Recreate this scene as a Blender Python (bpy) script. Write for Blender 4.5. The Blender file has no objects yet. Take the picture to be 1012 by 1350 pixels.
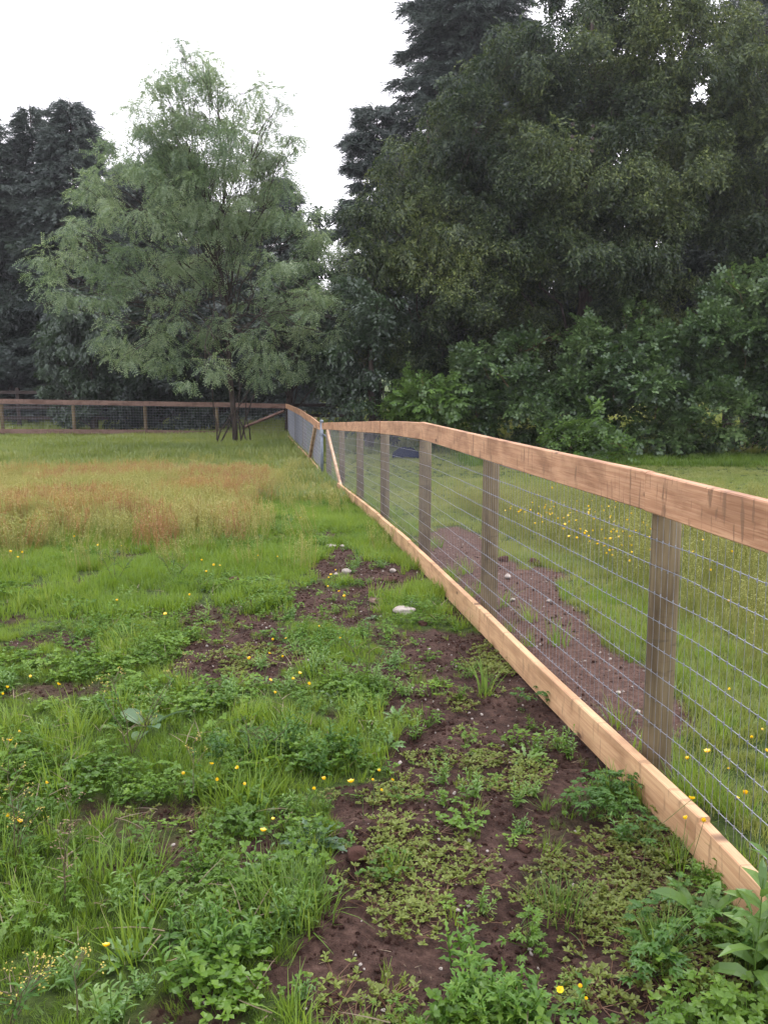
import bpy, math, random
import numpy as np
from mathutils import Vector, Matrix
SC = bpy.context.scene
COL = SC.collection
random.seed(7)
RNG = np.random.default_rng(11)
D2R = math.radians

# ------------------------------------------------------------------ camera
CAM_H = 1.55
PITCH = math.atan(175 / 1200)          # looking slightly down
cam_d = bpy.data.cameras.new('camera')
cam = bpy.data.objects.new('camera', cam_d)
COL.objects.link(cam)
cam.location = (0, 0, CAM_H)
cam.rotation_euler = (math.pi / 2 - PITCH, 0, 0)
cam_d.sensor_fit = 'VERTICAL'
cam_d.sensor_height = 24
cam_d.lens = 24 * 1200 / 1350
cam_d.clip_start = 0.05
cam_d.clip_end = 600
SC.camera = cam

# ------------------------------------------------------------------ sky, sun
SUN_EL, SUN_AZ = D2R(58), D2R(25)       # overcast: the sun is only a soft bias
w = bpy.data.worlds.new('World')
SC.world = w
w.use_nodes = True
nt = w.node_tree
nt.nodes.clear()
n_out = nt.nodes.new('ShaderNodeOutputWorld')
n_bg = nt.nodes.new('ShaderNodeBackground')
n_sky = nt.nodes.new('ShaderNodeTexSky')
n_sky.sky_type = 'NISHITA'
n_sky.sun_disc = False
n_sky.sun_elevation = SUN_EL
n_sky.sun_rotation = SUN_AZ
n_sky.dust_density = 4
n_hs = nt.nodes.new('ShaderNodeMixRGB')          # cloud cover washes the blue out
n_hs.inputs['Fac'].default_value = 0.88
n_hs.inputs['Color2'].default_value = (8.6, 8.4, 8.95, 1)
nt.links.new(n_sky.outputs[0], n_hs.inputs['Color1'])
nt.links.new(n_hs.outputs[0], n_bg.inputs['Color'])
n_bg.inputs['Strength'].default_value = 0.135
nt.links.new(n_bg.outputs[0], n_out.inputs['Surface'])
sd = bpy.data.lights.new('sun', 'SUN')
sd.energy = 0.9
sd.angle = D2R(25)
sd.color = (1, .97, .93)
sun = bpy.data.objects.new('sun', sd)
COL.objects.link(sun)
sv = Vector((math.sin(SUN_AZ) * math.cos(SUN_EL), math.cos(SUN_AZ) * math.cos(SUN_EL), math.sin(SUN_EL)))
sun.rotation_euler = sv.to_track_quat('Z', 'Y').to_euler()
SC.view_settings.view_transform = 'Standard'
SC.view_settings.look = 'None'
SC.view_settings.exposure = 1.26
SC.view_settings.gamma = 1
SC.cycles.max_bounces = 6
SC.cycles.transparent_max_bounces = 4

# ------------------------------------------------------------------ numbers
SP, CP = math.sin(PITCH), math.cos(PITCH)
def slope(y):
    v = (675 - y) / 1200
    return (-SP + v * CP) / (CP + v * SP)
PY = np.array([-40, -4, 3.08, 7.6, 10.5, 13.3, 16.1, 20, 26, 35, 45, 70, 400])
PZ = np.array([0.0, 0.0, -.03, -.06, -.19, -.32, -.46, -.62, -.55, -.58, -.4, .55, 4.])
def gz(Y): return np.interp(Y, PY, PZ)
def at(x, y, Y):                          # photo pixel + distance -> point
    v = (675 - y) / 1200
    d = Y / (CP + v * SP)
    return np.array([(x - 506) / 1200 * d, Y, CAM_H + Y * slope(y)])
def on(x, y):                             # photo pixel -> point on the ground
    Y = 1.0
    s = slope(y)
    for _ in range(60):
        Y = Y * .5 + .5 * (gz(Y) - CAM_H) / s
        Y = min(Y, 60)
    p = at(x, y, Y)
    return p
def hsh(ix, iy, seed):
    n = (ix.astype(np.int64) * 374761393 + iy.astype(np.int64) * 668265263 + seed * 1442695041) & 0xffffffff
    n = ((n ^ (n >> 13)) * 1274126177) & 0xffffffff
    return ((n ^ (n >> 16)) & 0xffff) / 65535.0
def vnoise(x, y, s, seed=0):
    x = np.asarray(x, float) / s + 1000; y = np.asarray(y, float) / s + 1000
    ix = np.floor(x); iy = np.floor(y); fx = x - ix; fy = y - iy
    fx = fx * fx * (3 - 2 * fx); fy = fy * fy * (3 - 2 * fy)
    a = hsh(ix, iy, seed); b = hsh(ix + 1, iy, seed); c = hsh(ix, iy + 1, seed); d = hsh(ix + 1, iy + 1, seed)
    return (a * (1 - fx) + b * fx) * (1 - fy) + (c * (1 - fx) + d * fx) * fy
def fbm(x, y, s, seed=0, o=3):
    r = 0; am = .5; t = 0
    for k in range(o):
        r = r + am * vnoise(x, y, s / 2 ** k, seed + k * 17); t += am; am *= .5
    return r / t
def sstep(a, b, x):
    t = np.clip((x - a) / (b - a), 0, 1); return t * t * (3 - 2 * t)
def ellipses(px):
    out = []
    for cx, cy, rx, ry in px:
        c = on(cx, cy); a = on(cx, cy - ry); b = on(cx, cy + ry)
        out.append((c[0], (a[1] + b[1]) / 2, rx * c[1] / 1200, (a[1] - b[1]) / 2))
    return out
def emask(el, X, Y, ex=1.1):
    m = np.zeros(np.shape(X))
    wx = (fbm(X, Y, .5, 61) - .5) * .5; wy = (fbm(X, Y, .5, 62) - .5) * .7
    for cx, cy, rx, ry in el:
        r2 = ((X + wx - cx) / rx) ** 2 + ((Y + wy - cy) / ry) ** 2
        m = m + np.exp(-ex * r2)
    return np.minimum(m, 1.6) - .42
SOIL = ellipses([(300,855,75,34),(335,880,50,26),(60,852,45,14),(420,800,30,12),(520,1320,110,34),(640,1330,110,30),(850,1310,170,60),(900,1220,90,50),(380,1290,50,30),(470,820,50,22),(500,880,50,26),(450,735,34,16),(410,790,30,9),(660,910,50,30),(560,1250,110,50),(480,1060,30,30),(440,705,28,8),(452,760,40,10),(525,768,42,16),(500,750,50,9),(480,790,62,14),(540,850,48,26),
  (570,905,60,30),(620,960,60,36),(735,985,62,44),(530,960,40,50),(540,1010,60,50),(690,1060,60,34),(640,1020,80,50),
  (480,1110,42,55),(480,1180,58,60),(450,1250,45,45),(600,1240,150,45),(740,1230,75,55),(690,1290,90,40),(800,1110,50,40),
  (800,1180,70,40),(430,1320,60,40),(340,1290,30,20),(310,862,62,42),(35,848,35,15),(100,860,25,7),(310,800,22,10),
  (300,1140,45,25),(105,1100,50,13),(290,770,12,5),(450,880,16,8),(640,860,40,14),(600,1120,100,80),(850,1160,60,40),
  (600,705,40,12),(640,750,60,24),(700,790,70,30),(760,850,75,38),(800,910,75,45),(830,960,60,40),(885,950,30,22),
  (720,880,60,50),(640,800,40,24),(590,730,40,20),(780,960,70,40),(900,1090,20,10)])
MAT = ellipses([(760,1325,90,30),(930,1290,80,60),(450,1330,60,26),(600,1145,92,64),(640,1010,48,40),(530,1045,62,32),(575,985,60,12),(600,930,50,12),(830,1120,85,45),
  (880,1200,80,60),(850,1310,130,55),(500,1325,80,32),(375,1240,60,18),(660,870,45,25),(330,875,45,20),(740,1140,60,30),
  (560,895,45,10),(430,1060,40,16)])
FENCE = [(1.30, 0.75), (1.03, 3.08), (.67, 5.43), (.34, 7.61), (-.01, 10.54), (-.38, 13.31), (-.77, 16.07), (-1.32, 19.97)]
_fy = np.array([-6] + [p[1] for p in FENCE] + [26, 34.8]); _fx = np.array([2.4] + [p[0] for p in FENCE] + [-2.36, -3.7])
def fence_x(Y): return np.interp(Y, _fy, _fx)
def soil_m(X, Y):
    m = emask(SOIL, X, Y)
    n = fbm(X, Y, .35, 3) - .5
    k = sstep(-.07, .09, m * .55 + n * .55 * np.clip(1 - Y / 30, .4, 1))
    # wear in the grass, small bare spots
    bare = sstep(.63, .70, fbm(X, Y, .5, 40)) * (X < fence_x(Y)) * (Y < 11) * .85
    return np.maximum(k, bare)
def mat_m(X, Y):
    return sstep(.0, .12, emask(MAT, X, Y, 1.5) * .6 + (fbm(X, Y, .2, 9) - .5) * .7)
def rust_m(X, Y):
    m = sstep(8.0, 10.5, Y + (vnoise(X, Y, 1.5, 5) - .5) * 3) * (1 - sstep(17, 21.5, Y + (vnoise(X, Y, 2.5, 6) - .5) * 3))
    return m * sstep(.8, 2.1, fence_x(Y) - X + (vnoise(X, Y, 1, 8) - .5)) * sstep(.25, .5, fbm(X, Y, 2.2, 21) + .12)
def bump_z(X, Y):
    s = soil_m(X, Y)
    near = np.clip(1 - Y / 16, 0, 1)
    return (fbm(X, Y, .5, 1) - .5) * .07 * near + s * near * ((fbm(X, Y, .11, 2, 4) - .5) * .065 - .015) + (fbm(X, Y, 4, 31) - .5) * .10 * np.clip(Y / 8, 0, 1) * (np.abs(X - fence_x(Y)) > .3)
def gh(X, Y): return gz(Y) + bump_z(np.asarray(X, float), np.asarray(Y, float))

# ------------------------------------------------------------------ mesh helpers
def mesh_np(name, V, F, mat=None, smooth=False, k=4):
    me = bpy.data.meshes.new(name)
    V = np.asarray(V, dtype=np.float32); F = np.asarray(F, dtype=np.int32)
    me.vertices.add(len(V)); me.vertices.foreach_set('co', V.ravel())
    n = F.shape[1]
    me.loops.add(F.size); me.loops.foreach_set('vertex_index', F.ravel())
    me.polygons.add(len(F)); me.polygons.foreach_set('loop_start', np.arange(0, F.size, n, dtype=np.int32))
    if smooth: me.polygons.foreach_set('use_smooth', np.ones(len(F), dtype=bool))
    me.update(calc_edges=True)
    if mat: me.materials.append(mat)
    return me
def mesh_py(name, V, F, mat=None, smooth=False):
    me = bpy.data.meshes.new(name)
    me.from_pydata([tuple(v) for v in V], [], F)
    if mat: me.materials.append(mat)
    if smooth:
        for p in me.polygons: p.use_smooth = True
    me.update()
    return me
def link(name, me, parent=None, loc=(0, 0, 0), rot=(0, 0, 0), sc=None):
    o = bpy.data.objects.new(name, me); COL.objects.link(o)
    o.location = loc; o.rotation_euler = rot
    if sc is not None: o.scale = (sc, sc, sc) if np.isscalar(sc) else sc
    if parent: o.parent = parent
    return o
def tag(o, label=None, cat=None, group=None, kind=None):
    if label: o['label'] = label
    if cat: o['category'] = cat
    if group: o['group'] = group
    if kind: o['kind'] = kind
    return o
def thing(name, label, cat, loc=(0, 0, 0), rz=0, group=None):
    return tag(link(name, None, None, loc, (0, 0, rz)), label, cat, group)
def tube(pts, rad, sides=6, cap=True):
    pts = [np.asarray(p, float) for p in pts]
    V = []; F = []
    n = len(pts)
    if np.isscalar(rad): rad = [rad] * n
    ref = None
    for i, p in enumerate(pts):
        t = pts[min(i + 1, n - 1)] - pts[max(i - 1, 0)]
        t = t / (np.linalg.norm(t) + 1e-9)
        if ref is None:
            a = np.array([0, 0, 1.]) if abs(t[2]) < .9 else np.array([1., 0, 0])
            ref = np.cross(t, a)
        ref = ref - t * np.dot(ref, t); ref /= np.linalg.norm(ref) + 1e-9
        b = np.cross(t, ref)
        for k in range(sides):
            an = 2 * math.pi * k / sides
            V.append(p + rad[i] * (math.cos(an) * ref + math.sin(an) * b))
    for i in range(n - 1):
        for k in range(sides):
            a = i * sides + k; b2 = i * sides + (k + 1) % sides
            F.append((a, b2, b2 + sides, a + sides))
    if cap:
        F.append(tuple(range(sides))[::-1]); F.append(tuple(range((n - 1) * sides, n * sides)))
    return V, F
class MB:
    def __init__(s): s.V = []; s.F = []
    def add(s, V, F):
        o = len(s.V); s.V += [tuple(v) for v in V]; s.F += [tuple(i + o for i in f) for f in F]; return s
    def tube(s, *a, **k): return s.add(*tube(*a, **k))
    def build(s, name, mat, parent=None, smooth=False, loc=(0, 0, 0)):
        return link(name, mesh_py(name, s.V, s.F, mat, smooth), parent, loc)
# ------------------------------------------------------------------ materials
def new_mat(name):
    m = bpy.data.materials.new(name); m.use_nodes = True
    m.node_tree.nodes.clear()
    return m, m.node_tree.nodes, m.node_tree.links
def ramp(N, stops):
    r = N.new('ShaderNodeValToRGB'); e = r.color_ramp.elements
    while len(e) > 1: e.remove(e[0])
    e[0].position = stops[0][0]; e[0].color = (*stops[0][1], 1)
    for p, c in stops[1:]:
        x = e.new(p); x.color = (*c, 1)
    return r
def leaf_mat(name, cols, trans=.35, gloss=.06, rough=.45, inst=False, nscale=.6):
    """cols: colour stops dark -> light, picked per leaf and by slow noise over the plant"""
    m, N, L = new_mat(name)
    out = N.new('ShaderNodeOutputMaterial')
    geo = N.new('ShaderNodeNewGeometry')
    tc = N.new('ShaderNodeTexCoord')
    noi = N.new('ShaderNodeTexNoise'); noi.inputs['Scale'].default_value = nscale; noi.inputs['Detail'].default_value = 3
    if inst:
        L.new(geo.outputs['Position'], noi.inputs['Vector'])
    else:
        L.new(geo.outputs['Position'], noi.inputs['Vector'])
    ad = N.new('ShaderNodeMath'); ad.operation = 'MULTIPLY_ADD'
    L.new(geo.outputs['Random Per Island'], ad.inputs[0]); ad.inputs[1].default_value = .5
    sub = N.new('ShaderNodeMath'); sub.operation = 'MULTIPLY_ADD'; sub.inputs[1].default_value = 1.3; sub.inputs[2].default_value = -.4
    L.new(noi.outputs['Fac'], sub.inputs[0]); L.new(sub.outputs[0], ad.inputs[2])
    r = ramp(N, [(i / max(1, len(cols) - 1), c) for i, c in enumerate(cols)])
    if inst:
        at_ = N.new('ShaderNodeAttribute'); at_.attribute_type = 'INSTANCER'; at_.attribute_name = 'tint'
        a2 = N.new('ShaderNodeMath'); a2.operation = 'MULTIPLY_ADD'; a2.inputs[1].default_value = .45
        L.new(ad.outputs[0], a2.inputs[0]); L.new(at_.outputs['Fac'], a2.inputs[2]); L.new(a2.outputs[0], r.inputs[0])
    else:
        L.new(ad.outputs[0], r.inputs[0])
    di = N.new('ShaderNodeBsdfDiffuse'); L.new(r.outputs[0], di.inputs[0])
    tr = N.new('ShaderNodeBsdfTranslucent')
    hs = N.new('ShaderNodeHueSaturation'); hs.inputs['Hue'].default_value = .48; hs.inputs['Value'].default_value = 1.25
    L.new(r.outputs[0], hs.inputs['Color']); L.new(hs.outputs[0], tr.inputs[0])
    mx = N.new('ShaderNodeMixShader'); mx.inputs[0].default_value = trans
    L.new(di.outputs[0], mx.inputs[1]); L.new(tr.outputs[0], mx.inputs[2])
    gl = N.new('ShaderNodeBsdfGlossy'); gl.inputs['Roughness'].default_value = rough; gl.inputs[0].default_value = (.9, .95, 1, 1)
    m2 = N.new('ShaderNodeMixShader'); m2.inputs[0].default_value = gloss
    L.new(mx.outputs[0], m2.inputs[1]); L.new(gl.outputs[0], m2.inputs[2])
    L.new(m2.outputs[0], out.inputs['Surface'])
    return m
def simple_mat(name, cols, scale=20, rough=.8, metal=0, bump=.3, stretch=(1, 1, 1), spec=.3, bscale=None):
    m, N, L = new_mat(name)
    out = N.new('ShaderNodeOutputMaterial'); b = N.new('ShaderNodeBsdfPrincipled')
    tc = N.new('ShaderNodeTexCoord'); mp = N.new('ShaderNodeMapping'); mp.inputs['Scale'].default_value = stretch
    L.new(tc.outputs['Object'], mp.inputs[0])
    n = N.new('ShaderNodeTexNoise'); n.inputs['Scale'].default_value = scale; n.inputs['Detail'].default_value = 6
    L.new(mp.outputs[0], n.inputs['Vector'])
    r = ramp(N, [(.3 + .4 * i / max(1, len(cols) - 1), c) for i, c in enumerate(cols)])
    L.new(n.outputs['Fac'], r.inputs[0]); L.new(r.outputs[0], b.inputs['Base Color'])
    b.inputs['Roughness'].default_value = rough; b.inputs['Metallic'].default_value = metal
    b.inputs['Specular IOR Level'].default_value = spec
    if bump:
        n2 = N.new('ShaderNodeTexNoise'); n2.inputs['Scale'].default_value = bscale or scale * 2; n2.inputs['Detail'].default_value = 5
        L.new(mp.outputs[0], n2.inputs['Vector'])
        bp = N.new('ShaderNodeBump'); bp.inputs['Strength'].default_value = bump; bp.inputs['Distance'].default_value = .01
        L.new(n2.outputs['Fac'], bp.inputs['Height']); L.new(bp.outputs[0], b.inputs['Normal'])
    L.new(b.outputs[0], out.inputs['Surface'])
    return m
def wood_mat(name, light, mid, dark, streak=.6, rough=.6, knots=True):
    """sawn timber: local x runs along the board"""
    m, N, L = new_mat(name)
    out = N.new('ShaderNodeOutputMaterial'); b = N.new('ShaderNodeBsdfPrincipled')
    tc = N.new('ShaderNodeTexCoord'); oi = N.new('ShaderNodeObjectInfo')
    off = N.new('ShaderNodeVectorMath'); off.operation = 'ADD'
    sc_ = N.new('ShaderNodeVectorMath'); sc_.operation = 'SCALE'; sc_.inputs['Scale'].default_value = 37.0
    cmb = N.new('ShaderNodeCombineXYZ')
    for i in range(3): L.new(oi.outputs['Random'], cmb.inputs[i])
    L.new(cmb.outputs[0], sc_.inputs[0]); L.new(tc.outputs['Object'], off.inputs[0]); L.new(sc_.outputs[0], off.inputs[1])
    def noise(scale, st, det=6, dist=0):
        mp = N.new('ShaderNodeMapping'); mp.inputs['Scale'].default_value = st
        L.new(off.outputs[0], mp.inputs[0])
        n = N.new('ShaderNodeTexNoise'); n.inputs['Scale'].default_value = scale; n.inputs['Detail'].default_value = det
        n.inputs['Distortion'].default_value = dist
        L.new(mp.outputs[0], n.inputs['Vector']); return n
    grain = noise(9, (.4, 11, 11), 8, .9)
    r = ramp(N, [(.2, tuple((a + b) / 2 for a, b in zip(dark, mid))), (.42, mid), (.6, light), (.85, mid)])
    L.new(grain.outputs['Fac'], r.inputs[0])
    big = noise(3.2, (.8, 1, 2), 6, .7)
    mx = N.new('ShaderNodeMixRGB'); mx.blend_type = 'MULTIPLY'
    rb = ramp(N, [(.36, (.55, .47, .42)), (.47, (.85, .8, .77)), (.58, (1.06, 1.04, 1.02))]); L.new(big.outputs['Fac'], rb.inputs[0])
    mx.inputs[0].default_value = .8; L.new(r.outputs[0], mx.inputs[1]); L.new(rb.outputs[0], mx.inputs[2])
    # dark run marks and saw scars across the grain
    sm = noise(6, (6, 1, 1.1), 4, .5)
    rs = ramp(N, [(.585, (0, 0, 0)), (.66, (1, 1, 1))]); L.new(sm.outputs['Fac'], rs.inputs[0])
    m3 = N.new('ShaderNodeMixRGB'); m3.inputs[2].default_value = (*[c * .45 for c in mid], 1)
    f = N.new('ShaderNodeMath'); f.operation = 'MULTIPLY'; f.inputs[1].default_value = streak
    L.new(rs.outputs[0], f.inputs[0]); L.new(f.outputs[0], m3.inputs[0]); L.new(mx.outputs[0], m3.inputs[1])
    last = m3
    if knots:
        mp = N.new('ShaderNodeMapping'); mp.inputs['Scale'].default_value = (2.4, 1, 6.5)
        L.new(off.outputs[0], mp.inputs[0])
        vo = N.new('ShaderNodeTexVoronoi'); vo.inputs['Scale'].default_value = 1.1; L.new(mp.outputs[0], vo.inputs['Vector'])
        rk = ramp(N, [(.06, (1, 1, 1)), (.11, (0, 0, 0))]); L.new(vo.outputs['Distance'], rk.inputs[0])
        m4 = N.new('ShaderNodeMixRGB'); m4.inputs[2].default_value = (.06, .025, .012, 1)
        f4 = N.new('ShaderNodeMath'); f4.operation = 'MULTIPLY'; f4.inputs[1].default_value = .85
        L.new(rk.outputs[0], f4.inputs[0]); L.new(f4.outputs[0], m4.inputs[0]); L.new(m3.outputs[0], m4.inputs[1]); last = m4
    L.new(last.outputs[0], b.inputs['Base Color'])
    b.inputs['Roughness'].default_value = rough; b.inputs['Specular IOR Level'].default_value = .35
    bp = N.new('ShaderNodeBump'); bp.inputs['Strength'].default_value = .35; bp.inputs['Distance'].default_value = .004
    L.new(grain.outputs['Fac'], bp.inputs['Height']); L.new(bp.outputs[0], b.inputs['Normal'])
    L.new(b.outputs[0], out.inputs['Surface'])
    return m
M = {}
M['cedar'] = wood_mat('fresh_cedar', (.47, .28, .165), (.38, .205, .115), (.22, .11, .06), .85)
M['cedar_shaded'] = wood_mat('tree_shaded_cedar', (.20, .125, .10), (.16, .10, .08), (.09, .055, .045), .6)  # same cedar, tree shade on the back fence put into the colour
M['fir_board'] = wood_mat('pale_board', (.54, .355, .20), (.47, .285, .155), (.30, .16, .085), .6)
M['post'] = wood_mat('post_wood', (.16, .125, .07), (.115, .088, .048), (.07, .052, .03), .5, .85, False)
M['brace'] = wood_mat('brace_wood', (.50, .36, .26), (.42, .29, .20), (.25, .16, .11), .4, .8, False)
M['oldwood'] = wood_mat('weathered_dark_wood', (.045, .035, .03), (.035, .027, .024), (.02, .015, .014), .4, .9, False)
M['wire'] = simple_mat('galvanised_wire', [(.20, .21, .25), (.32, .33, .38)], 30, .45, .6, 0)
M['metal'] = simple_mat('galvanised_steel', [(.13, .15, .18), (.22, .25, .29)], 14, .5, .5, .1)
M['bark'] = simple_mat('bark', [(.03, .024, .02), (.075, .06, .05)], 12, .9, 0, .6, (1, 1, .25), .15)
M['stone'] = simple_mat('pale_stone', [(.24, .20, .18), (.44, .40, .36)], 9, .85, 0, .4, (1, 1, 1), .2)
M['stone_brown'] = simple_mat('brown_stone', [(.16, .10, .08), (.30, .21, .17)], 9, .9, 0, .5, (1, 1, 1), .2)
M['clod'] = simple_mat('earth_clod', [(.035, .018, .014), (.085, .045, .036)], 18, 1, 0, .8, (1, 1, 1), .1)
M['stem'] = simple_mat('green_stem', [(.07, .11, .03), (.12, .17, .05)], 20, .6, 0, 0)
M['redstem'] = simple_mat('red_stem', [(.10, .05, .03), (.16, .09, .05)], 20, .6, 0, 0)
M['yellow'] = leaf_mat('buttercup_petal', [(.75, .55, .01), (.85, .66, .02)], .35, .12, .2)
M['blue'] = simple_mat('blue_tarp', [(.001, .003, .014), (.002, .006, .028)], 6, .95, 0, .5, (1, 1, 1), .05)

# ------------------------------------------------------------------ ground sheet
def ground():
    ys = [-6.0]
    while ys[-1] < 1.2: ys.append(ys[-1] + .3)
    while ys[-1] < 260: ys.append(ys[-1] + max(.022, .0085 * ys[-1]) if ys[-1] < 20 else ys[-1] * 1.03)
    ys = np.array(ys)
    xs = np.concatenate([-np.geomspace(120, 4, 60)[:-1], np.arange(-4, 3.6, .024), np.geomspace(3.6, 120, 60)])
    X, Y = np.meshgrid(xs, ys)
    Z = gh(X, Y)
    V = np.stack([X, Y, Z], -1).reshape(-1, 3)
    ny, nx = X.shape
    i = np.arange(ny - 1)[:, None] * nx + np.arange(nx - 1)[None]
    F = np.stack([i, i + 1, i + 1 + nx, i + nx], -1).reshape(-1, 4)
    m, N, L = new_mat('pasture_soil_and_thatch')
    out = N.new('ShaderNodeOutputMaterial'); b = N.new('ShaderNodeBsdfPrincipled')
    geo = N.new('ShaderNodeNewGeometry')
    def noise(s, d=6):
        n = N.new('ShaderNodeTexNoise'); n.inputs['Scale'].default_value = s; n.inputs['Detail'].default_value = d
        n.inputs['Roughness'].default_value = .65
        L.new(geo.outputs['Position'], n.inputs['Vector']); return n
    def attr(n):
        a = N.new('ShaderNodeAttribute'); a.attribute_name = n; return a.outputs['Fac']
    def mixc(f, a, c):
        x = N.new('ShaderNodeMixRGB'); L.new(f, x.inputs[0]); L.new(a, x.inputs[1]); L.new(c, x.inputs[2]); return x.outputs[0]
    n1, n2, n3 = noise(26, 8), noise(3), noise(120, 4)
    wet = ramp(N, [(.3, (.020, .011, .009)), (.5, (.042, .023, .018)), (.72, (.085, .049, .038))]); L.new(n1.outputs[0], wet.inputs[0])
    dry = ramp(N, [(.3, (.05, .028, .022)), (.5, (.095, .055, .044)), (.75, (.17, .105, .085))]); L.new(n1.outputs[0], dry.inputs[0])
    dn = ramp(N, [(.45, (0, 0, 0)), (.62, (.55, .55, .55))]); L.new(n2.outputs[0], dn.inputs[0])
    dm = N.new('ShaderNodeMath'); dm.operation = 'MAXIMUM'; L.new(attr('dry'), dm.inputs[0]); L.new(dn.outputs[0], dm.inputs[1])
    soil = mixc(dm.outputs[0], wet.outputs[0], dry.outputs[0])
    th = ramp(N, [(.3, (.022, .035, .010)), (.5, (.045, .07, .016)), (.7, (.07, .10, .025))]); L.new(n1.outputs[0], th.inputs[0])
    ru = ramp(N, [(.3, (.07, .05, .02)), (.6, (.15, .12, .035))]); L.new(n1.outputs[0], ru.inputs[0])
    g = mixc(attr('rust'), th.outputs[0], ru.outputs[0])
    c = mixc(attr('soil'), g, soil)
    # straw coloured chips in the soil
    vo = N.new('ShaderNodeTexVoronoi'); vo.inputs['Scale'].default_value = 55; L.new(geo.outputs['Position'], vo.inputs['Vector'])
    rc = ramp(N, [(.05, (1, 1, 1)), (.10, (0, 0, 0))]); L.new(vo.outputs['Distance'], rc.inputs[0])
    ms = N.new('ShaderNodeMath'); ms.operation = 'MULTIPLY'; L.new(rc.outputs[0], ms.inputs[0]); ms.inputs[1].default_value = .35
    x = N.new('ShaderNodeMixRGB'); L.new(ms.outputs[0], x.inputs[0]); L.new(c, x.inputs[1]); x.inputs[2].default_value = (.19, .14, .11, 1)
    L.new(x.outputs[0], b.inputs['Base Color'])
    b.inputs['Roughness'].default_value = .95; b.inputs['Specular IOR Level'].default_value = .15
    bp = N.new('ShaderNodeBump'); bp.inputs['Strength'].default_value = .9; bp.inputs['Distance'].default_value = .035
    L.new(n1.outputs[0], bp.inputs['Height'])
    bp2 = N.new('ShaderNodeBump'); bp2.inputs['Strength'].default_value = .8; bp2.inputs['Distance'].default_value = .006
    L.new(n3.outputs[0], bp2.inputs['Height']); L.new(bp.outputs[0], bp2.inputs['Normal'])
    L.new(bp2.outputs[0], b.inputs['Normal']); L.new(b.outputs[0], out.inputs['Surface'])
    me = mesh_np('ground', V, F, m, True)
    fx, fy = V[:, 0].astype(float), V[:, 1].astype(float)
    dryv = sstep(-.05, .25, fx - fence_x(fy)) * .9 + .25 * sstep(6, 9, fy) * (fx < fence_x(fy))
    for nm, val in (('soil', soil_m(fx, fy)), ('rust', rust_m(fx, fy)), ('dry', np.clip(dryv, 0, 1))):
        a = me.attributes.new(nm, 'FLOAT', 'POINT'); a.data.foreach_set('value', np.asarray(val, np.float32))
    tag(link('ground', me), kind='structure')
ground()

# ------------------------------------------------------------------ fence
def board(name, p0, p1, width, thick, mat, parent, side=0.0, seg=10, wob=.004, top=True):
    """sawn plank from p0 to p1 (its top edge); local x along, y thickness (towards +y), z up"""
    p0, p1 = Vector(p0), Vector(p1); d = p1 - p0; Lg = d.length
    V = []; F = []
    bv = .004
    prof = [(0, -bv), (bv, 0), (thick - bv, 0), (thick, -bv), (thick, -width + bv), (thick - bv, -width), (bv, -width), (0, -width + bv)]
    ph = random.random() * 9
    for i in range(seg + 1):
        t = i / seg
        wy = wob * math.sin(ph + t * 5.1); wz = wob * .8 * math.sin(ph * 2 + t * 4)
        for y, z in prof: V.append((t * Lg, y + side + wy, z + wz))
    n = len(prof)
    for i in range(seg):
        for k in range(n):
            a = i * n + k; b = i * n + (k + 1) % n
            F.append((a, a + n, b + n, b))
    F.append(tuple(range(n))); F.append(tuple(range(seg * n, (seg + 1) * n))[::-1])
    me = mesh_py(name, V, F, mat)
    x = d.normalized(); z0 = Vector((0, 0, 1)); y = z0.cross(x).normalized(); z = x.cross(y)
    R = Matrix((x, y, z)).transposed()
    o = link(name, me, parent)
    o.matrix_local = Matrix.Translation(p0) @ R.to_4x4()
    return o
def round_post(p, zt, zb, r, mat, parent, lean=0):
    V = []; F = []; n = 14; ph = random.random() * 6
    for j, t in enumerate((0, .02, .25, .5, .75, 1)):
        z = zb + (zt - zb) * t
        rr = r * (1.06 - .06 * t)
        for k in range(n):
            a = 2 * math.pi * k / n
            q = rr * (1 + .03 * math.sin(3 * a + ph) + .015 * math.sin(5 * a + j))
            V.append((z, math.cos(a) * q, math.sin(a) * q))
        if j:
            for k in range(n):
                a = (j - 1) * n + k; b = (j - 1) * n + (k + 1) % n
                F.append((a, b, b + n, a + n))
    F.append(tuple(range(5 * n, 6 * n)))
    me = mesh_py('post', V, F, mat)
    for f in me.polygons[:-1]: f.use_smooth = True
    o = link('post', me, parent, (p[0], p[1], 0), (0, -math.pi / 2, 0))
    return o
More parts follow.
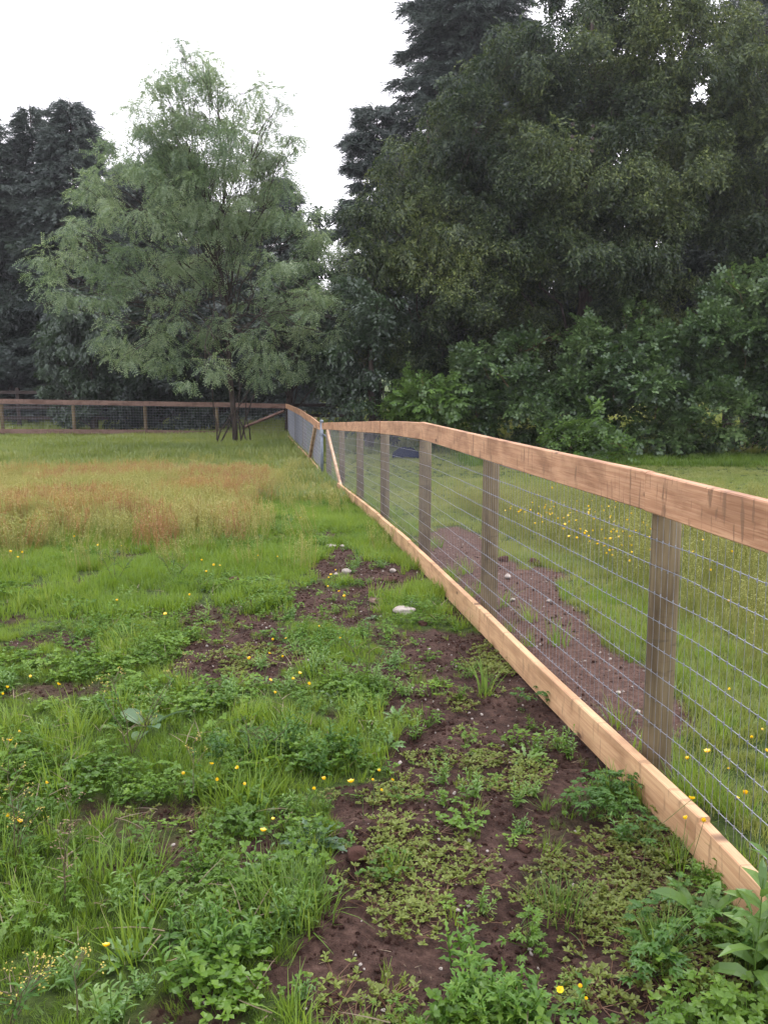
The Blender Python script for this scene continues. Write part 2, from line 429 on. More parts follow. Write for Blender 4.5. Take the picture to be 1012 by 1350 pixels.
def fence_run(root, P, ztop, zbot, wire_h, wire_par, side, off_post=.045, cell=(.1016, .0508), wr=(.0015, .0007), knots_to=0, y_from=None):
    """wire mesh as one part along polyline P (list of xy), between ztop and zbot lists"""
    P = [np.array(p, float) for p in P]
    s = [0]
    for a, b in zip(P[:-1], P[1:]): s.append(s[-1] + np.linalg.norm(b - a))
    s = np.array(s); PX = np.array([p[0] for p in P]); PYy = np.array([p[1] for p in P])
    fx = lambda q: np.interp(q, s, PX); fy = lambda q: np.interp(q, s, PYy)
    ft = lambda q: np.interp(q, s, ztop); fb = lambda q: np.interp(q, s, zbot)
    mb = MB()
    Ltot = s[-1]
    nrow = wire_h
    qs = np.arange(0, Ltot + .01, .15); 
    for r_ in range(nrow):
        t = (r_ + .5) / nrow
        ph = random.random() * 6
        pts = []
        for q in qs:
            z = fb(q) + (ft(q) - fb(q)) * t + .003 * math.sin(q * 2.3 + ph) + .0015 * math.sin(q * 11 + ph)
            pts.append((fx(q) , fy(q), z))
        mb.tube(pts, wr[0], 5, False)
    q = .02
    while q < Ltot:
        x, y = fx(q), fy(q)
        mb.tube([(x, y, fb(q)), (x + .001, y, (ft(q) + fb(q)) / 2), (x, y, ft(q))], wr[1], 4, False)
        if y < knots_to:
            for r_ in range(nrow):
                z = fb(q) + (ft(q) - fb(q)) * (r_ + .5) / nrow
                mb.tube([(x, y, z - .006), (x, y, z + .006)], .0027, 5)
        q += cell[1]
    return mb.build('wire_mesh', M['wire'], wire_par)
def unit(v): return v / np.linalg.norm(v)
SX = Vector((1, 0.155, 0)).normalized()      # away from the camera side, square to the fence
side = np.array([SX.x, SX.y])

near = thing('wire_fence', 'nearest cedar rail and wire mesh fence running away from the lower right corner', 'fence', (FENCE[1][0], FENCE[1][1], 0))
nl = Vector(near.location)
ZT = {0.75: 1.218, 3.08: 1.217, 5.43: 1.202, 7.61: 1.197, 10.54: 1.07, 13.31: .94, 16.07: .80, 19.97: .61}
ZB = {0.75: -.02, 3.08: -.015, 5.43: -.035, 7.61: -.05, 10.54: -.18, 13.31: -.31, 16.07: -.43, 19.97: -.62}
bx, bz = .038, .0
TW = .142
def loc(p, z, o=0.0): return (p[0] + side[0] * o - nl.x, p[1] + side[1] * o - nl.y, z)
def lerp_p(Y): return (float(fence_x(Y)), Y)
zt_ = lambda Y: float(np.interp(Y, sorted(ZT), [ZT[k] for k in sorted(ZT)]))
zb_ = lambda Y: float(np.interp(Y, sorted(ZB), [ZB[k] for k in sorted(ZB)]))
rails = [(-1.6, 3.31), (3.313, 7.62), (7.623, 13.30), (13.303, 19.95)]
# the joint sits on the post, as in the photograph
for i, (a, b) in enumerate(rails):
    za, zb2 = zt_(max(a, .75)), zt_(b)
    pa = lerp_p(a) if a > 0.5 else (FENCE[0][0] + (FENCE[0][0] - FENCE[1][0]) / 2.33 * (.75 - a), a)
    if i in (2, 3):
        mid = 10.54 if i == 2 else 16.07
        o = board('top_rail', loc(pa, za), loc(lerp_p(mid), zt_(mid)), TW, .038, M['cedar'], near)
        o = board('top_rail', loc(lerp_p(mid + .003), zt_(mid)), loc(lerp_p(b), zb2), TW, .038, M['cedar'], near)
    else:
        o = board('top_rail', loc(pa, za), loc(lerp_p(b), zb2), TW, .038, M['cedar'], near, seg=16)
        if i == 1: RAIL = o
bots = [(-1.6, 2.82, .0), (2.80, 5.6, .0), (5.604, 8.3, 0), (8.304, 10.8, 0), (10.804, 13.4, 0), (13.404, 16.3, 0)]
BW = .150
for i, (a, b, o_) in enumerate(bots):
    pa = lerp_p(a) if a > 0.5 else (FENCE[0][0] + (FENCE[0][0] - FENCE[1][0]) / 2.33 * (.75 - a), a)
    dz = .0 if i else -.012
    board('kick_board', loc(pa, zb_(max(a, .75)) + BW + dz, -.001 * i), loc(lerp_p(b), zb_(b) + BW + dz, -.001 * i), BW, .04, M['fir_board'], near, seg=12)
POSTS = [.95, 3.41, 5.9, 8.17, 11.1, 13.9, 16.8, 19.8]
for y_ in POSTS:
    p = lerp_p(y_)
    round_post((p[0] + side[0] * .098 - nl.x, p[1] + side[1] * .098 - nl.y), zt_(y_) - .055, zb_(y_) - .25, .054, M['post'], near)
# leaning brace below the far end of the rail
bp0 = loc(lerp_p(19.3), zt_(19.3) - TW, -.0); bp1 = loc(lerp_p(16.1), zb_(16.1) + .04, -.0)
mb = MB(); a_, b_ = np.array(bp0), np.array(bp1); d_ = unit(b_ - a_)
for sx in (0,):
    wv = np.array([side[0], side[1], 0]) * .04; up = unit(np.cross(d_, wv)) * .045
    V = [a_ - up, a_ + up, a_ + up + wv, a_ - up + wv, b_ - up, b_ + up, b_ + up + wv, b_ - up + wv]
    mb.add(V, [(0, 1, 2, 3), (4, 7, 6, 5), (0, 4, 5, 1), (1, 5, 6, 2), (2, 6, 7, 3), (3, 7, 4, 0)])
mb.build('brace', M['brace'], near)
Pw = [(FENCE[0][0] + side[0] * .043 - nl.x + .27 , FENCE[0][1] - 1.2 - nl.y)] + [(p[0] + side[0] * .0435 - nl.x, p[1] + side[1] * .0435 - nl.y) for p in FENCE]
ztl = [1.24 - TW + .03] + [ZT[p[1]] - TW + .03 for p in FENCE]; zbl = [-.02 + .1] + [ZB[p[1]] + .1 for p in FENCE]
fence_run(near, Pw, ztl, zbl, 10, near, 0, knots_to=6.5 - nl.y)
# nail heads
nail_m = simple_mat('dark_nail', [(.02, .018, .016), (.05, .04, .035)], 10, .5, .6, 0)
for y_ in POSTS[1:4]:
    p = lerp_p(y_)
    for dy in (-.03, .045):
        for dz in (-.035, -.075, -.115):
            c = np.array(loc(lerp_p(p[1] + dy), zt_(p[1]) + dz, -.0))
            MB().tube([c - .0015 * np.array([side[0], side[1], 0]), c + .004 * np.array([side[0], side[1], 0])], .006, 8).build('nail', nail_m, RAIL).matrix_parent_inverse = RAIL.matrix_local.inverted()

# second run: from the steel post back to the corner
far = thing('wire_fence', 'short wire mesh fence run between the steel post and the far corner', 'fence', (-3.7, 34.76, -.6))
fl = Vector(far.location)
F2 = [(-1.44, 20.6, .585, -.64), (-1.85, 23.2, .63, -.60), (-2.36, 25.99, .70, -.54), (-2.9, 29.3, .70, -.57), (-3.7, 34.76, .63, -.62)]
for a, b in zip(F2[:-1], F2[1:]):
    board('top_rail', (a[0] - fl.x, a[1] - fl.y, a[2] - fl.z), (b[0] - fl.x, b[1] - fl.y, b[2] - fl.z), .16, .04, M['cedar'], far)
    board('kick_board', (a[0] - fl.x, a[1] - fl.y, a[3] + .15 - fl.z), (b[0] - fl.x, b[1] - fl.y, b[3] + .15 - fl.z), .15, .04, M['fir_board'], far)
for p in F2[1:]:
    o = round_post((p[0] + .1 - fl.x, p[1] - fl.y), p[2] - .03 - fl.z, p[3] - .2 - fl.z, .055, M['post'], far)
fence_run(far, [(p[0] + .045 - fl.x, p[1] - fl.y) for p in F2], [p[2] - .13 - fl.z for p in F2], [p[3] + .12 - fl.z for p in F2], 10, far, 0, wr=(.0022, .0017))
mb = MB()
a_ = np.array((-1.62 - fl.x, 21.6 - fl.y, .45 - fl.z)); b_ = np.array((-1.93 - fl.x, 23.6 - fl.y, -.5 - fl.z))
mb.tube([a_, b_], [.05, .045], 8); mb.build('brace', M['brace'], far)

# steel latch post
sp = thing('steel_post', 'bluish galvanised steel post standing in the gap between the two fence runs', 'post', (-1.38, 20.25, -.64))
mb = MB(); mb.tube([(0, 0, -.2), (0, 0, 1.25)], .036, 14); mb.build('post_tube', M['metal'], sp, True)
mb = MB(); mb.tube([(0, 0, 1.251), (0, 0, 1.285), (0, 0, 1.30)], [.044, .044, .02], 14); mb.build('cap', M['metal'], sp)
mb = MB(); mb.tube([(.045, -.02, .98), (.11, -.04, .92), (.16, -.05, .85)], [.018, .018, .012], 6)
mb.tube([(0, 0, .95), (0, 0, 1.0)], .046, 12); mb.build('latch_bracket', M['metal'], sp)

# back fence across the pasture
back = thing('wire_fence', 'back fence with brown rail and wire mesh crossing behind the pasture', 'fence', (-8.5, 34, -.6))
bl = Vector(back.location)
BF = [(378, 532.5, 576, 34.72), (285, 530.5, 574, 34.3), (190, 529, 572.5, 33.8), (95, 527.5, 572, 33.2), (0, 526, 571.5, 32.6), (-95, 524.5, 571, 32.0), (-200, 523, 570, 31.5)]
bp_ = []
for x, t, b_, Y in BF:
    q = at(x, t, Y); q2 = at(x, b_, Y); bp_.append((q[0] - (.0 if x < 378 else .03), Y, q[2], q2[2]))
for a, b in zip(bp_[:-1], bp_[1:]):
    # nailed on the camera side: draw from left to right so thickness faces away
    board('top_rail', (b[0] - bl.x, b[1] - bl.y, b[2] - bl.z), (a[0] - bl.x - .004, a[1] - bl.y, a[2] - bl.z), .17, .04, M['cedar_shaded'], back)
    board('kick_board', (b[0] - bl.x, b[1] - bl.y, b[3] + .16 - bl.z), (a[0] - bl.x - .004, a[1] - bl.y, a[3] + .16 - bl.z), .16, .04, M['cedar_shaded'], back)
for p in bp_[1:]:
    round_post((p[0] - bl.x, p[1] + .11 - bl.y), p[2] - .03 - bl.z, p[3] - .2 - bl.z, .06, M['post'], back)
fence_run(back, [(p[0] - bl.x, p[1] + .045 - bl.y) for p in bp_], [p[2] - .14 - bl.z for p in bp_], [p[3] + .1 - bl.z for p in bp_], 10, back, 0, cell=(.1, .1), wr=(.0022, .0015))
mb = MB(); q1 = at(374, 542, 34.5); q2 = at(322, 563, 34.2)
mb.tube([(q1[0] - bl.x, q1[1] + .12 - bl.y, q1[2] - bl.z), (q2[0] - bl.x, q2[1] + .1 - bl.y, q2[2] - bl.z)], .055, 8); mb.build('brace', M['cedar_shaded'], back)

# old dark rail fence beyond
def rail_fence(label, px, posts_px, rows, Y, drop):
    r0 = at(px[0], rows[-1], Y)
    root = thing('rail_fence', label, 'fence', (r0[0], Y, float(gz(Y))))
    for y in rows:
        p0, p1 = at(px[0], y, Y), at(px[1], y, Y)
        mb = MB(); h_ = .14
        c0 = p0 - np.array(root.location); c1 = p1 - np.array(root.location)
        V = []
        for c in (c0, c1):
            V += [c + np.array(k) for k in ((0, 0, 0), (0, .04, 0), (0, .04, -h_), (0, 0, -h_))]
        mb.add(V, [(0, 1, 2, 3), (4, 7, 6, 5), (0, 4, 5, 1), (1, 5, 6, 2), (2, 6, 7, 3), (3, 7, 4, 0)])
        mb.build('rail', M['oldwood'], root)
    for x in posts_px:
        t = at(x, rows[0] - 4, Y)
        V = []
        c = np.array([t[0] - r0[0], .045, 0])
        zt = t[2] - float(gz(Y))
        for z in (-.2, zt):
            for dx, dy in ((-.07, 0), (.07, 0), (.07, .12), (-.07, .12)): V.append(c + np.array([dx, dy, z]))
        mb = MB(); mb.add(V, [(0, 3, 2, 1), (4, 5, 6, 7), (0, 1, 5, 4), (1, 2, 6, 5), (2, 3, 7, 6), (3, 0, 4, 7)]); mb.build('post', M['oldwood'], root)
rail_fence('old dark stained rail fence seen behind the back fence at the left edge', (-120, 150), (-60, 22, 105), (515, 535, 549), 39, 0)
rail_fence('old dark rail fence in the grass beyond the pasture corner', (378, 480), (384, 470), (532, 546), 41, 0)

# ------------------------------------------------------------------ foliage engine
def inst_merge(T, F, pos, R, sc):
    """template verts T (n,3), quads F -> copies at pos with rotations R (k,3,3), scale sc"""
    k = len(pos); n = len(T)
    V = np.einsum('kij,nj->kni', R, T) * np.asarray(sc)[:, None, None] + pos[:, None, :]
    Fa = (F[None] + (np.arange(k) * n)[:, None, None]).reshape(-1, F.shape[1])
    return V.reshape(-1, 3), Fa
def frames(d, rng, updir=None):
    """orthonormal frames with x along d"""
    d = d / (np.linalg.norm(d, axis=1, keepdims=True) + 1e-9)
    r = rng.normal(size=d.shape) * .5 + np.array([0, 0, 1.]) if updir is None else updir
    y = np.cross(r, d); y /= np.linalg.norm(y, axis=1, keepdims=True) + 1e-9
    z = np.cross(d, y)
    return np.stack([d, y, z], -1)
def leafq(p, d, n, L, W):
    """kite-shaped leaf as one quad"""
    d = unit(np.array(d, float)); n = np.array(n, float); s = unit(np.cross(n, d))
    p = np.array(p, float)
    return [p, p + d * L * .45 + s * W / 2, p + d * L, p + d * L * .45 - s * W / 2]
def twig_pinnate(rng, L=.32, n=7, ll=.065, lw=.03, droop=.35):
    T = []
    for i in range(n):
        t = (i + 1) / n
        p = np.array([L * t, 0, -droop * L * t * t])
        for sgn in (1, -1):
            d = np.array([.55, sgn * .8, -.35 + rng.normal() * .2])
            T += leafq(p, d, [rng.normal() * .25, rng.normal() * .25, 1], ll, lw)
    T = np.array(T); return T, np.arange(len(T)).reshape(-1, 4)
def twig_alt(rng, L=.4, n=11, ll=.085, lw=.036, droop=.6):
    T = []
    for i in range(n):
        t = (i + .6) / n
        p = np.array([L * t * (1 - .3 * t), rng.normal() * .02, -droop * L * t * t])
        sgn = 1 if i % 2 else -1
        d = np.array([.6, sgn * .7, -.5 + rng.normal() * .25])
        T += leafq(p, d, [rng.normal() * .4, rng.normal() * .4, 1], ll * (.8 + .4 * rng.random()), lw)
    T = np.array(T); return T, np.arange(len(T)).reshape(-1, 4)
def twig_bramble(rng, L=.35, n=5, ll=.10, lw=.075):
    T = []
    for i in range(n):
        t = (i + .7) / n
        p = np.array([L * t, 0, .05 * math.sin(t * 3) + .03]); sgn = 1 if i % 2 else -1
        b = rng.normal() * .25
        for a in (-1.0, 0, 1.0):
            an = sgn * .9 + a
            d = np.array([math.cos(an), math.sin(an), -.25 + b])
            T += leafq(p + .03 * d, d, [rng.normal() * .3, rng.normal() * .3, 1], ll * (1.1 if a == 0 else .9), lw)
    T = np.array(T); return T, np.arange(len(T)).reshape(-1, 4)
def twig_needle(rng, L=.5, n=16, ll=.15, lw=.026, droop=.3):
    T = []
    for i in range(n):
        t = (i + .5) / n; p = np.array([L * t, 0, -droop * L * t * t])
        for sgn in (1, -1):
            d = np.array([.75, sgn * .6 , -.25 + rng.normal() * .3])
            T += leafq(p, d, [rng.normal() * .5, rng.normal() * .5, 1], ll * (1.1 - .5 * t), lw)
    T = np.array(T); return T, np.arange(len(T)).reshape(-1, 4)
def crown_pts(blobs, rng, dens, nsub=9, subr=(.28, .5), flat=.6, per_sub=None):
    """blobs: (cx,cy,cz,rx,ry,rz). Each is split in sub-clumps near its surface, twigs spread in them"""
    P = []; D = []
    for cx, cy, cz, rx, ry, rz in blobs:
        c = np.array([cx, cy, cz]); r = np.array([rx, ry, rz]); rm = (rx * ry * rz) ** (1 / 3)
        ns = max(7, int(nsub * (rm / 1.0) ** 1.3))
        for _ in range(ns):
            u = unit(rng.normal(size=3)); q = c + u * r * rng.uniform(.45, 1.0)
            sr = min(rm, 1.6) * rng.uniform(*subr)
            n = int(dens * sr * sr * 12)
            v = rng.normal(size=(n, 3)); v /= np.linalg.norm(v, axis=1, keepdims=True)
            rr = rng.random((n, 1)) ** .45
            p = q + v * rr * sr * np.array([1, 1, flat])
            d = v * np.array([1, 1, .5]) * .8 + u * .5 + rng.normal(size=(n, 3)) * .35
            P.append(p); D.append(d)
    return np.concatenate(P), np.concatenate(D)
def limb_tubes(mb, a, b, r0, r1, rng, sag=.1, n=6, jit=.05):
    a = np.array(a, float); b = np.array(b, float); L = np.linalg.norm(b - a)
    pts = []
    for i in range(n + 1):
        t = i / n
        p = a * (1 - t) + b * t + np.array([0, 0, 1]) * L * sag * math.sin(math.pi * t)
        if 0 < i < n: p = p + rng.normal(size=3) * jit * L
        pts.append(p)
    mb.tube(pts, [r0 * (1 - i / n) + r1 * i / n for i in range(n + 1)], 6)
    return pts
def backing(label, lst, Y, seed):
    p = at(lst[0][0], 560, Y)
    return broad_tree('background_tree', label, 'tree', (p[0], Y, float(gz(Y))), px_blobs(lst, Y, 1.5, rg, .9), lambda r: twig_alt(r, .5, 9, .2, .1, .4), M['hedge'], seed, dens=26, trunk_r=.25, nsub=9, droop=.4)
def px_blobs(lst, Y, spread, rng, thick=.8):
    out = []
    for e in lst:
        x, y, r = e[:3]; dy = e[3] if len(e) > 3 else rng.uniform(-spread, spread)
        yy = Y + dy; p = at(x, y, yy); R_ = r * yy / 1200
        rz = R_ * (e[4] if len(e) > 4 else .8)
        out.append((p[0], p[1], p[2], R_, R_ * thick, rz))
    return out
def broad_tree(name, label, cat, base, blobs, twig, mat, seed, dens=22, scale=1.0, trunk_r=.2, group=None, nsub=9, flat=.6, droop=.4, limbs=True, tmin=.05, hub=.35, subr=(.28, .5), forks=None, bark='bark'):
    rng = np.random.default_rng(seed)
    root = thing(name, label, cat, tuple(base), 0, group); b0 = np.array(base, float)
    P, D = crown_pts(blobs, rng, dens, nsub, subr, flat)
    D = D + np.array([0, 0, -droop])
    # thin out with a 3d-ish noise so that gaps show
    T, F = twig(rng)
    T2, F2 = twig(rng)
    h = len(P) // 2
    V1, Fa = inst_merge(T, F, P[:h] - b0, frames(D[:h], rng), scale * rng.uniform(.7, 1.3, h))
    V2, Fb = inst_merge(T2, F2, P[h:] - b0, frames(D[h:], rng), scale * rng.uniform(.7, 1.3, len(P) - h))
    V = np.concatenate([V1, V2]); Fq = np.concatenate([Fa, Fb + len(V1)])
    link('crown', mesh_np('crown', V, Fq, mat), root)
    if limbs:
        cz = max(b[2] for b in blobs); xs = np.mean([b[0] for b in blobs]); ysn = np.mean([b[1] for b in blobs])
        top = np.array([xs * .4 + b0[0] * .6, ysn * .4 + b0[1] * .6, cz * .9]) - b0
        mb = MB(); tp = limb_tubes(mb, (0, 0, -.3), top, trunk_r, trunk_r * .2, rng, 0, 8, .012)
        mb.build('trunk', M[bark], root, True)
        for bl in blobs:
            c = np.array(bl[:3]) - b0
            zz = max(.12 * top[2], c[2] - (.35 + .5 * rng.random()) * (abs(c[0]) + abs(c[1]) + .8))
            t = min(.92, max(tmin + (tmin > .1) * .3 * rng.random(), zz / top[2])); s_ = tp[int(t * 8)] * (1 - (t * 8) % 1) + tp[min(8, int(t * 8) + 1)] * ((t * 8) % 1)
            mb = MB(); pts = limb_tubes(mb, s_, c, max(.010, trunk_r * .26 * (1 - t * .8)), .006, rng, .06, 6, .025)
            for k in range(4):
                e = c + unit(rng.normal(size=3)) * np.array(bl[3:]) * .8
                limb_tubes(mb, pts[3 + k % 3], e, .011, .004, rng, .05, 4, .04)
            mb.build('limb', M[bark], root)
    return root
def conifer(name, label, base, Ht, rad, seed, mat, cat='conifer', group=None, gap=.55, start=.08, dens=1.0, droop=.25, trunk_r=.22, only=None, prof=.8, sparse=0):
    rng = np.random.default_rng(seed); b0 = np.array(base, float)
    root = thing(name, label, cat, tuple(base), 0, group)
    MB_t = MB(); MB_t.tube([(0, 0, -.3), (.05, 0, Ht * .5), (0, 0, Ht)], [trunk_r, trunk_r * .6, .02], 8); MB_t.build('trunk', M['bark'], root, True)
    P = []; D = []; br = MB(); z = Ht * start
    while z < Ht - .15:
        t = z / Ht
        if rng.random() > sparse * .6:
            nb = int(rng.integers(5, 8))
            ph = rng.random() * 6.28
            for k in range(nb):
                if only and not (only[0] <= z <= only[1]): continue
                a = ph + k * 6.283 / nb + rng.normal() * .2
                Lb = rad * (1 - t) ** prof * rng.uniform(.6, 1.15) + .12
                e = np.array([math.cos(a) * Lb, math.sin(a) * Lb, z + Lb * (.35 * t - droop)])
                s_ = np.array([0, 0, z])
                br.tube([s_, (s_ + e) / 2 + np.array([0, 0, .06 * Lb]), e], [.035 * (1 - t) + .012, .02 * (1 - t) + .01, .005], 4)
                n = max(3, int(Lb * 11 * dens))
                for _ in range(n):
                    q = rng.random() ** .7
                    w_ = Lb * .28 * (1.1 - q)
                    off = rng.normal() * w_
                    sd_ = np.array([-math.sin(a), math.cos(a), 0])
                    P.append(s_ * (1 - q) + e * q + sd_ * off + np.array([0, 0, .25 * Lb * q * (1 - q) * .6 - abs(off) * .15 + rng.normal() * .05]))
                    D.append(np.array([math.cos(a), math.sin(a), -.15]) + sd_ * np.sign(off) * .8 + rng.normal(size=3) * .25)
        z += gap * (1.05 - .6 * t) * rng.uniform(.7, 1.3)
    br.build('branches', M['bark'], root)
    T, F = twig_needle(rng)
    P = np.array(P); D = np.array(D)
    V, Fa = inst_merge(T, F, P, frames(D, rng), rng.uniform(.8, 1.5, len(P)))
    link('crown', mesh_np('crown', V, Fa, mat), root)
    return root
# leaf colours
M['locust'] = leaf_mat('feathery_leaves', [(.045, .085, .034), (.095, .16, .062), (.17, .24, .105), (.25, .31, .165)], .5, .05)
M['willow'] = leaf_mat('willow_leaves', [(.009, .020, .009), (.023, .041, .015), (.062, .09, .027), (.18, .22, .06)], .3, .03, .45, False, .35)
M['alder'] = leaf_mat('alder_leaves', [(.016, .032, .014), (.03, .056, .02), (.05, .09, .03)], .25, .06)
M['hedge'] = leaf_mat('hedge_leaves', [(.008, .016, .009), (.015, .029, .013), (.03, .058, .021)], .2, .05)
M['needle'] = leaf_mat('dark_needles', [(.024, .036, .030), (.042, .060, .046), (.075, .10, .072)], .12, .05)
M['bramble'] = leaf_mat('bramble_leaves', [(.018, .045, .013), (.045, .09, .025), (.09, .155, .045), (.17, .25, .09)], .3, .05, .4)
M['bramble_light'] = leaf_mat('young_bramble_leaves', [(.05, .10, .025), (.09, .17, .03), (.15, .25, .05)], .35, .04, .4)

# ---- the feathery tree in the pasture
rg = np.random.default_rng(5)
lo = [(228,52,16),(248,70,22),(262,92,30),(228,90,26),(205,100,18),(290,110,26),(320,125,26),(350,128,24),(378,132,16),(345,112,16),
 (190,112,14),(230,130,38),(275,140,38),(320,160,36),(365,165,28),(395,190,12),(185,165,30),(160,185,24),(230,185,42),(290,190,40),(340,200,34),
 (385,185,14),(150,225,36),(200,235,42),(255,235,36),(330,240,32),(365,240,22),(110,245,22),(130,270,34),(190,280,42),(255,290,30),
 (90,300,26),(75,340,28),(120,330,36),(170,335,40),(215,340,30),(60,375,18),(85,375,26),(130,385,36),(180,390,36),(60,400,8),
 (335,290,30),(375,280,28),(400,300,32),(425,330,34),(395,350,38),(440,375,32),(460,410,18),(420,400,34),(380,395,34),(355,340,30),
 (455,430,12),(435,440,18),(340,400,28),(240,420,34),(190,440,34),(290,440,30),(350,450,32),(395,450,28),(270,360,20),(310,330,22),
 (210,160,36),(240,170,36),(320,240,40),(280,250,40),(350,210,34),(240,250,36),(290,290,36),(330,280,36),(250,150,30),(300,215,36),(270,200,34),(220,205,30),(370,250,26),(190,150,20),(250,330,34),(290,350,30),(230,280,30),(320,190,24),(275,90,20),(300,300,30),(240,370,30),(130,250,26),(300,170,30),(255,200,30),(210,220,30),(180,210,26),(220,480,34),(270,490,30),(340,490,30),(390,480,26),(150,440,26),(300,260,22),(160,470,28)]
lb = px_blobs(lo, 27.0, 2.0, rg, .8)
LB = on(311, 587)
lt = broad_tree('locust_tree', 'tall feathery pale green tree standing inside the pasture near its far corner', 'tree', (LB[0], LB[1], float(gh(LB[0], LB[1])) - .02), lb,
    lambda r: twig_pinnate(r, .34, 7, .075, .03, .4), M['locust'], 3, dens=23, scale=.95, trunk_r=.10, nsub=8, flat=.28, droop=.45, subr=(.34, .55), tmin=.24)
mbb = MB(); rr_ = np.random.default_rng(8)
for k in range(7):
    e = np.array([rr_.uniform(-1.2, 1.0), rr_.uniform(-.8, .8), rr_.uniform(1.6, 3.4)])
    mbs = MB(); limb_tubes(mbs, (rr_.uniform(-.25, .25) + (-.5 if k % 2 else .3), rr_.uniform(-.15, .15), -.1), e, .03, .01, rr_, -.05, 6, .02); mbs.build('sucker_stem', M['bark'], lt)

# ---- big weeping trees on the right, three of them
W1 = [(560,195,40),(620,120,45),(590,140,36),(680,80,50),(650,200,60),(470,330,26),(465,400,30),(520,250,40),(500,300,45),(490,360,40),(540,330,55),(560,260,50),(590,200,50),(600,300,60),(560,400,60),(500,430,40),(540,460,50),(610,380,60),(640,150,45),
  (480,270,22),(520,210,24),(610,250,50),(600,450,60),(650,440,50),(580,160,26)]
W2 = [(660,110,50),(700,60,50),(760,50,60),(820,40,60),(880,50,60),(690,160,60),(750,130,65),(820,120,70),(890,120,60),(660,230,60),(720,230,70),(800,220,75),(880,210,70),
  (640,310,55),(700,320,70),(780,320,75),(860,310,75),(680,400,65),(750,410,70),(830,400,70),(780,470,60),(700,470,60),(860,460,50),(840,0,60),(770,-10,50),(900,-10,60),(940,30,50)]
W3 = [(940,90,55),(990,90,55),(1040,80,60),(950,170,60),(1010,170,60),(940,260,60),(1000,260,65),(950,350,60),(1010,350,60),(1060,300,70),(1070,180,70),(1000,40,40),(930,420,50),(1000,430,60),(1080,420,70)]
tw = lambda r: twig_alt(r, .40, 11, .105, .046, .7)
b = at(560, 590, 29.5); broad_tree('weeping_tree', 'leftmost of the three broad weeping trees, nearest the pale sky gap', 'tree', (b[0], 29.5, float(gz(29.5))), px_blobs(W1, 28.5, 2.0, rg), tw, M['willow'], 21, dens=34, trunk_r=.2, nsub=12, droop=.6, flat=.7, subr=(.22, .42))
b = at(760, 590, 29); broad_tree('weeping_tree', 'largest broad weeping tree rising above the middle of the bramble bank', 'tree', (b[0], 29, float(gz(29))), px_blobs(W2, 28, 2.4, rg), tw, M['willow'], 22, dens=33, trunk_r=.3, nsub=12, droop=.6, flat=.7, subr=(.22, .42))
b = at(1000, 590, 28); broad_tree('weeping_tree', 'weeping tree cut by the right edge of the picture above the tallest brambles', 'tree', (b[0], 28, float(gz(28))), px_blobs(W3, 27.5, 1.8, rg), tw, M['willow'], 23, dens=33, trunk_r=.22, nsub=12, droop=.6, flat=.7, subr=(.22, .42))

# ---- conifers behind
def cbase(x, Y): p = at(x, 560, Y); return (p[0], Y, float(gz(Y)))
def ctop(y, Y): return CAM_H + Y * slope(y) - float(gz(Y))
conifer('douglas_fir', 'very tall dark fir rising out of the picture behind the weeping trees', cbase(612, 42), ctop(-190, 42), 4.9, 31, M['needle'], gap=.5, start=.35, dens=3.2, prof=.5, sparse=.2, trunk_r=.4)
conifer('douglas_fir', 'dark fir poking into the sky gap left of the weeping trees', cbase(497, 44), ctop(138, 44), 2.5, 32, M['needle'], gap=.5, start=.3, dens=3.4, prof=.32, sparse=.3)
conifer('douglas_fir', 'dark fir in the top right corner behind the weeping trees', cbase(985, 40), ctop(-160, 40), 4.6, 33, M['needle'], gap=.6, start=.4, dens=2.6, prof=.6, sparse=.3, trunk_r=.35)
conifer('spruce', 'dark bluish conifer cut by the left edge, its tip leaning over the pasture', cbase(-6, 44), ctop(140, 44), 4.4, 34, M['needle'], gap=.5, dens=2.6, prof=.7)
conifer('spruce', 'dark conifer with a pointed tip, second from the left edge', cbase(62, 46), ctop(135, 46), 3.6, 35, M['needle'], gap=.5, dens=2.6, prof=.75)
conifer('spruce', 'rounded dark conifer just left of the feathery pasture tree', cbase(112, 44), ctop(130, 44), 4.2, 36, M['needle'], gap=.5, dens=2.6, prof=.6)
conifer('spruce', 'broad dark conifer standing behind the feathery pasture tree', cbase(185, 47), ctop(215, 47), 4.6, 37, M['needle'], gap=.5, dens=2.6, prof=.6)
conifer('spruce', 'low dark conifer behind the right half of the feathery tree', cbase(372, 46), ctop(232, 46), 4.0, 38, M['needle'], gap=.5, dens=2.6, prof=.7)
conifer('spruce', 'tall dark conifer glimpsed between the feathery tree and its left neighbour', cbase(240, 48), ctop(190, 48), 4.6, 39, M['needle'], gap=.5, dens=2.6, prof=.6)
conifer('spruce', 'dark conifer behind the crown centre of the feathery tree', cbase(310, 50), ctop(270, 50), 4.6, 40, M['needle'], gap=.5, dens=2.6, prof=.6)
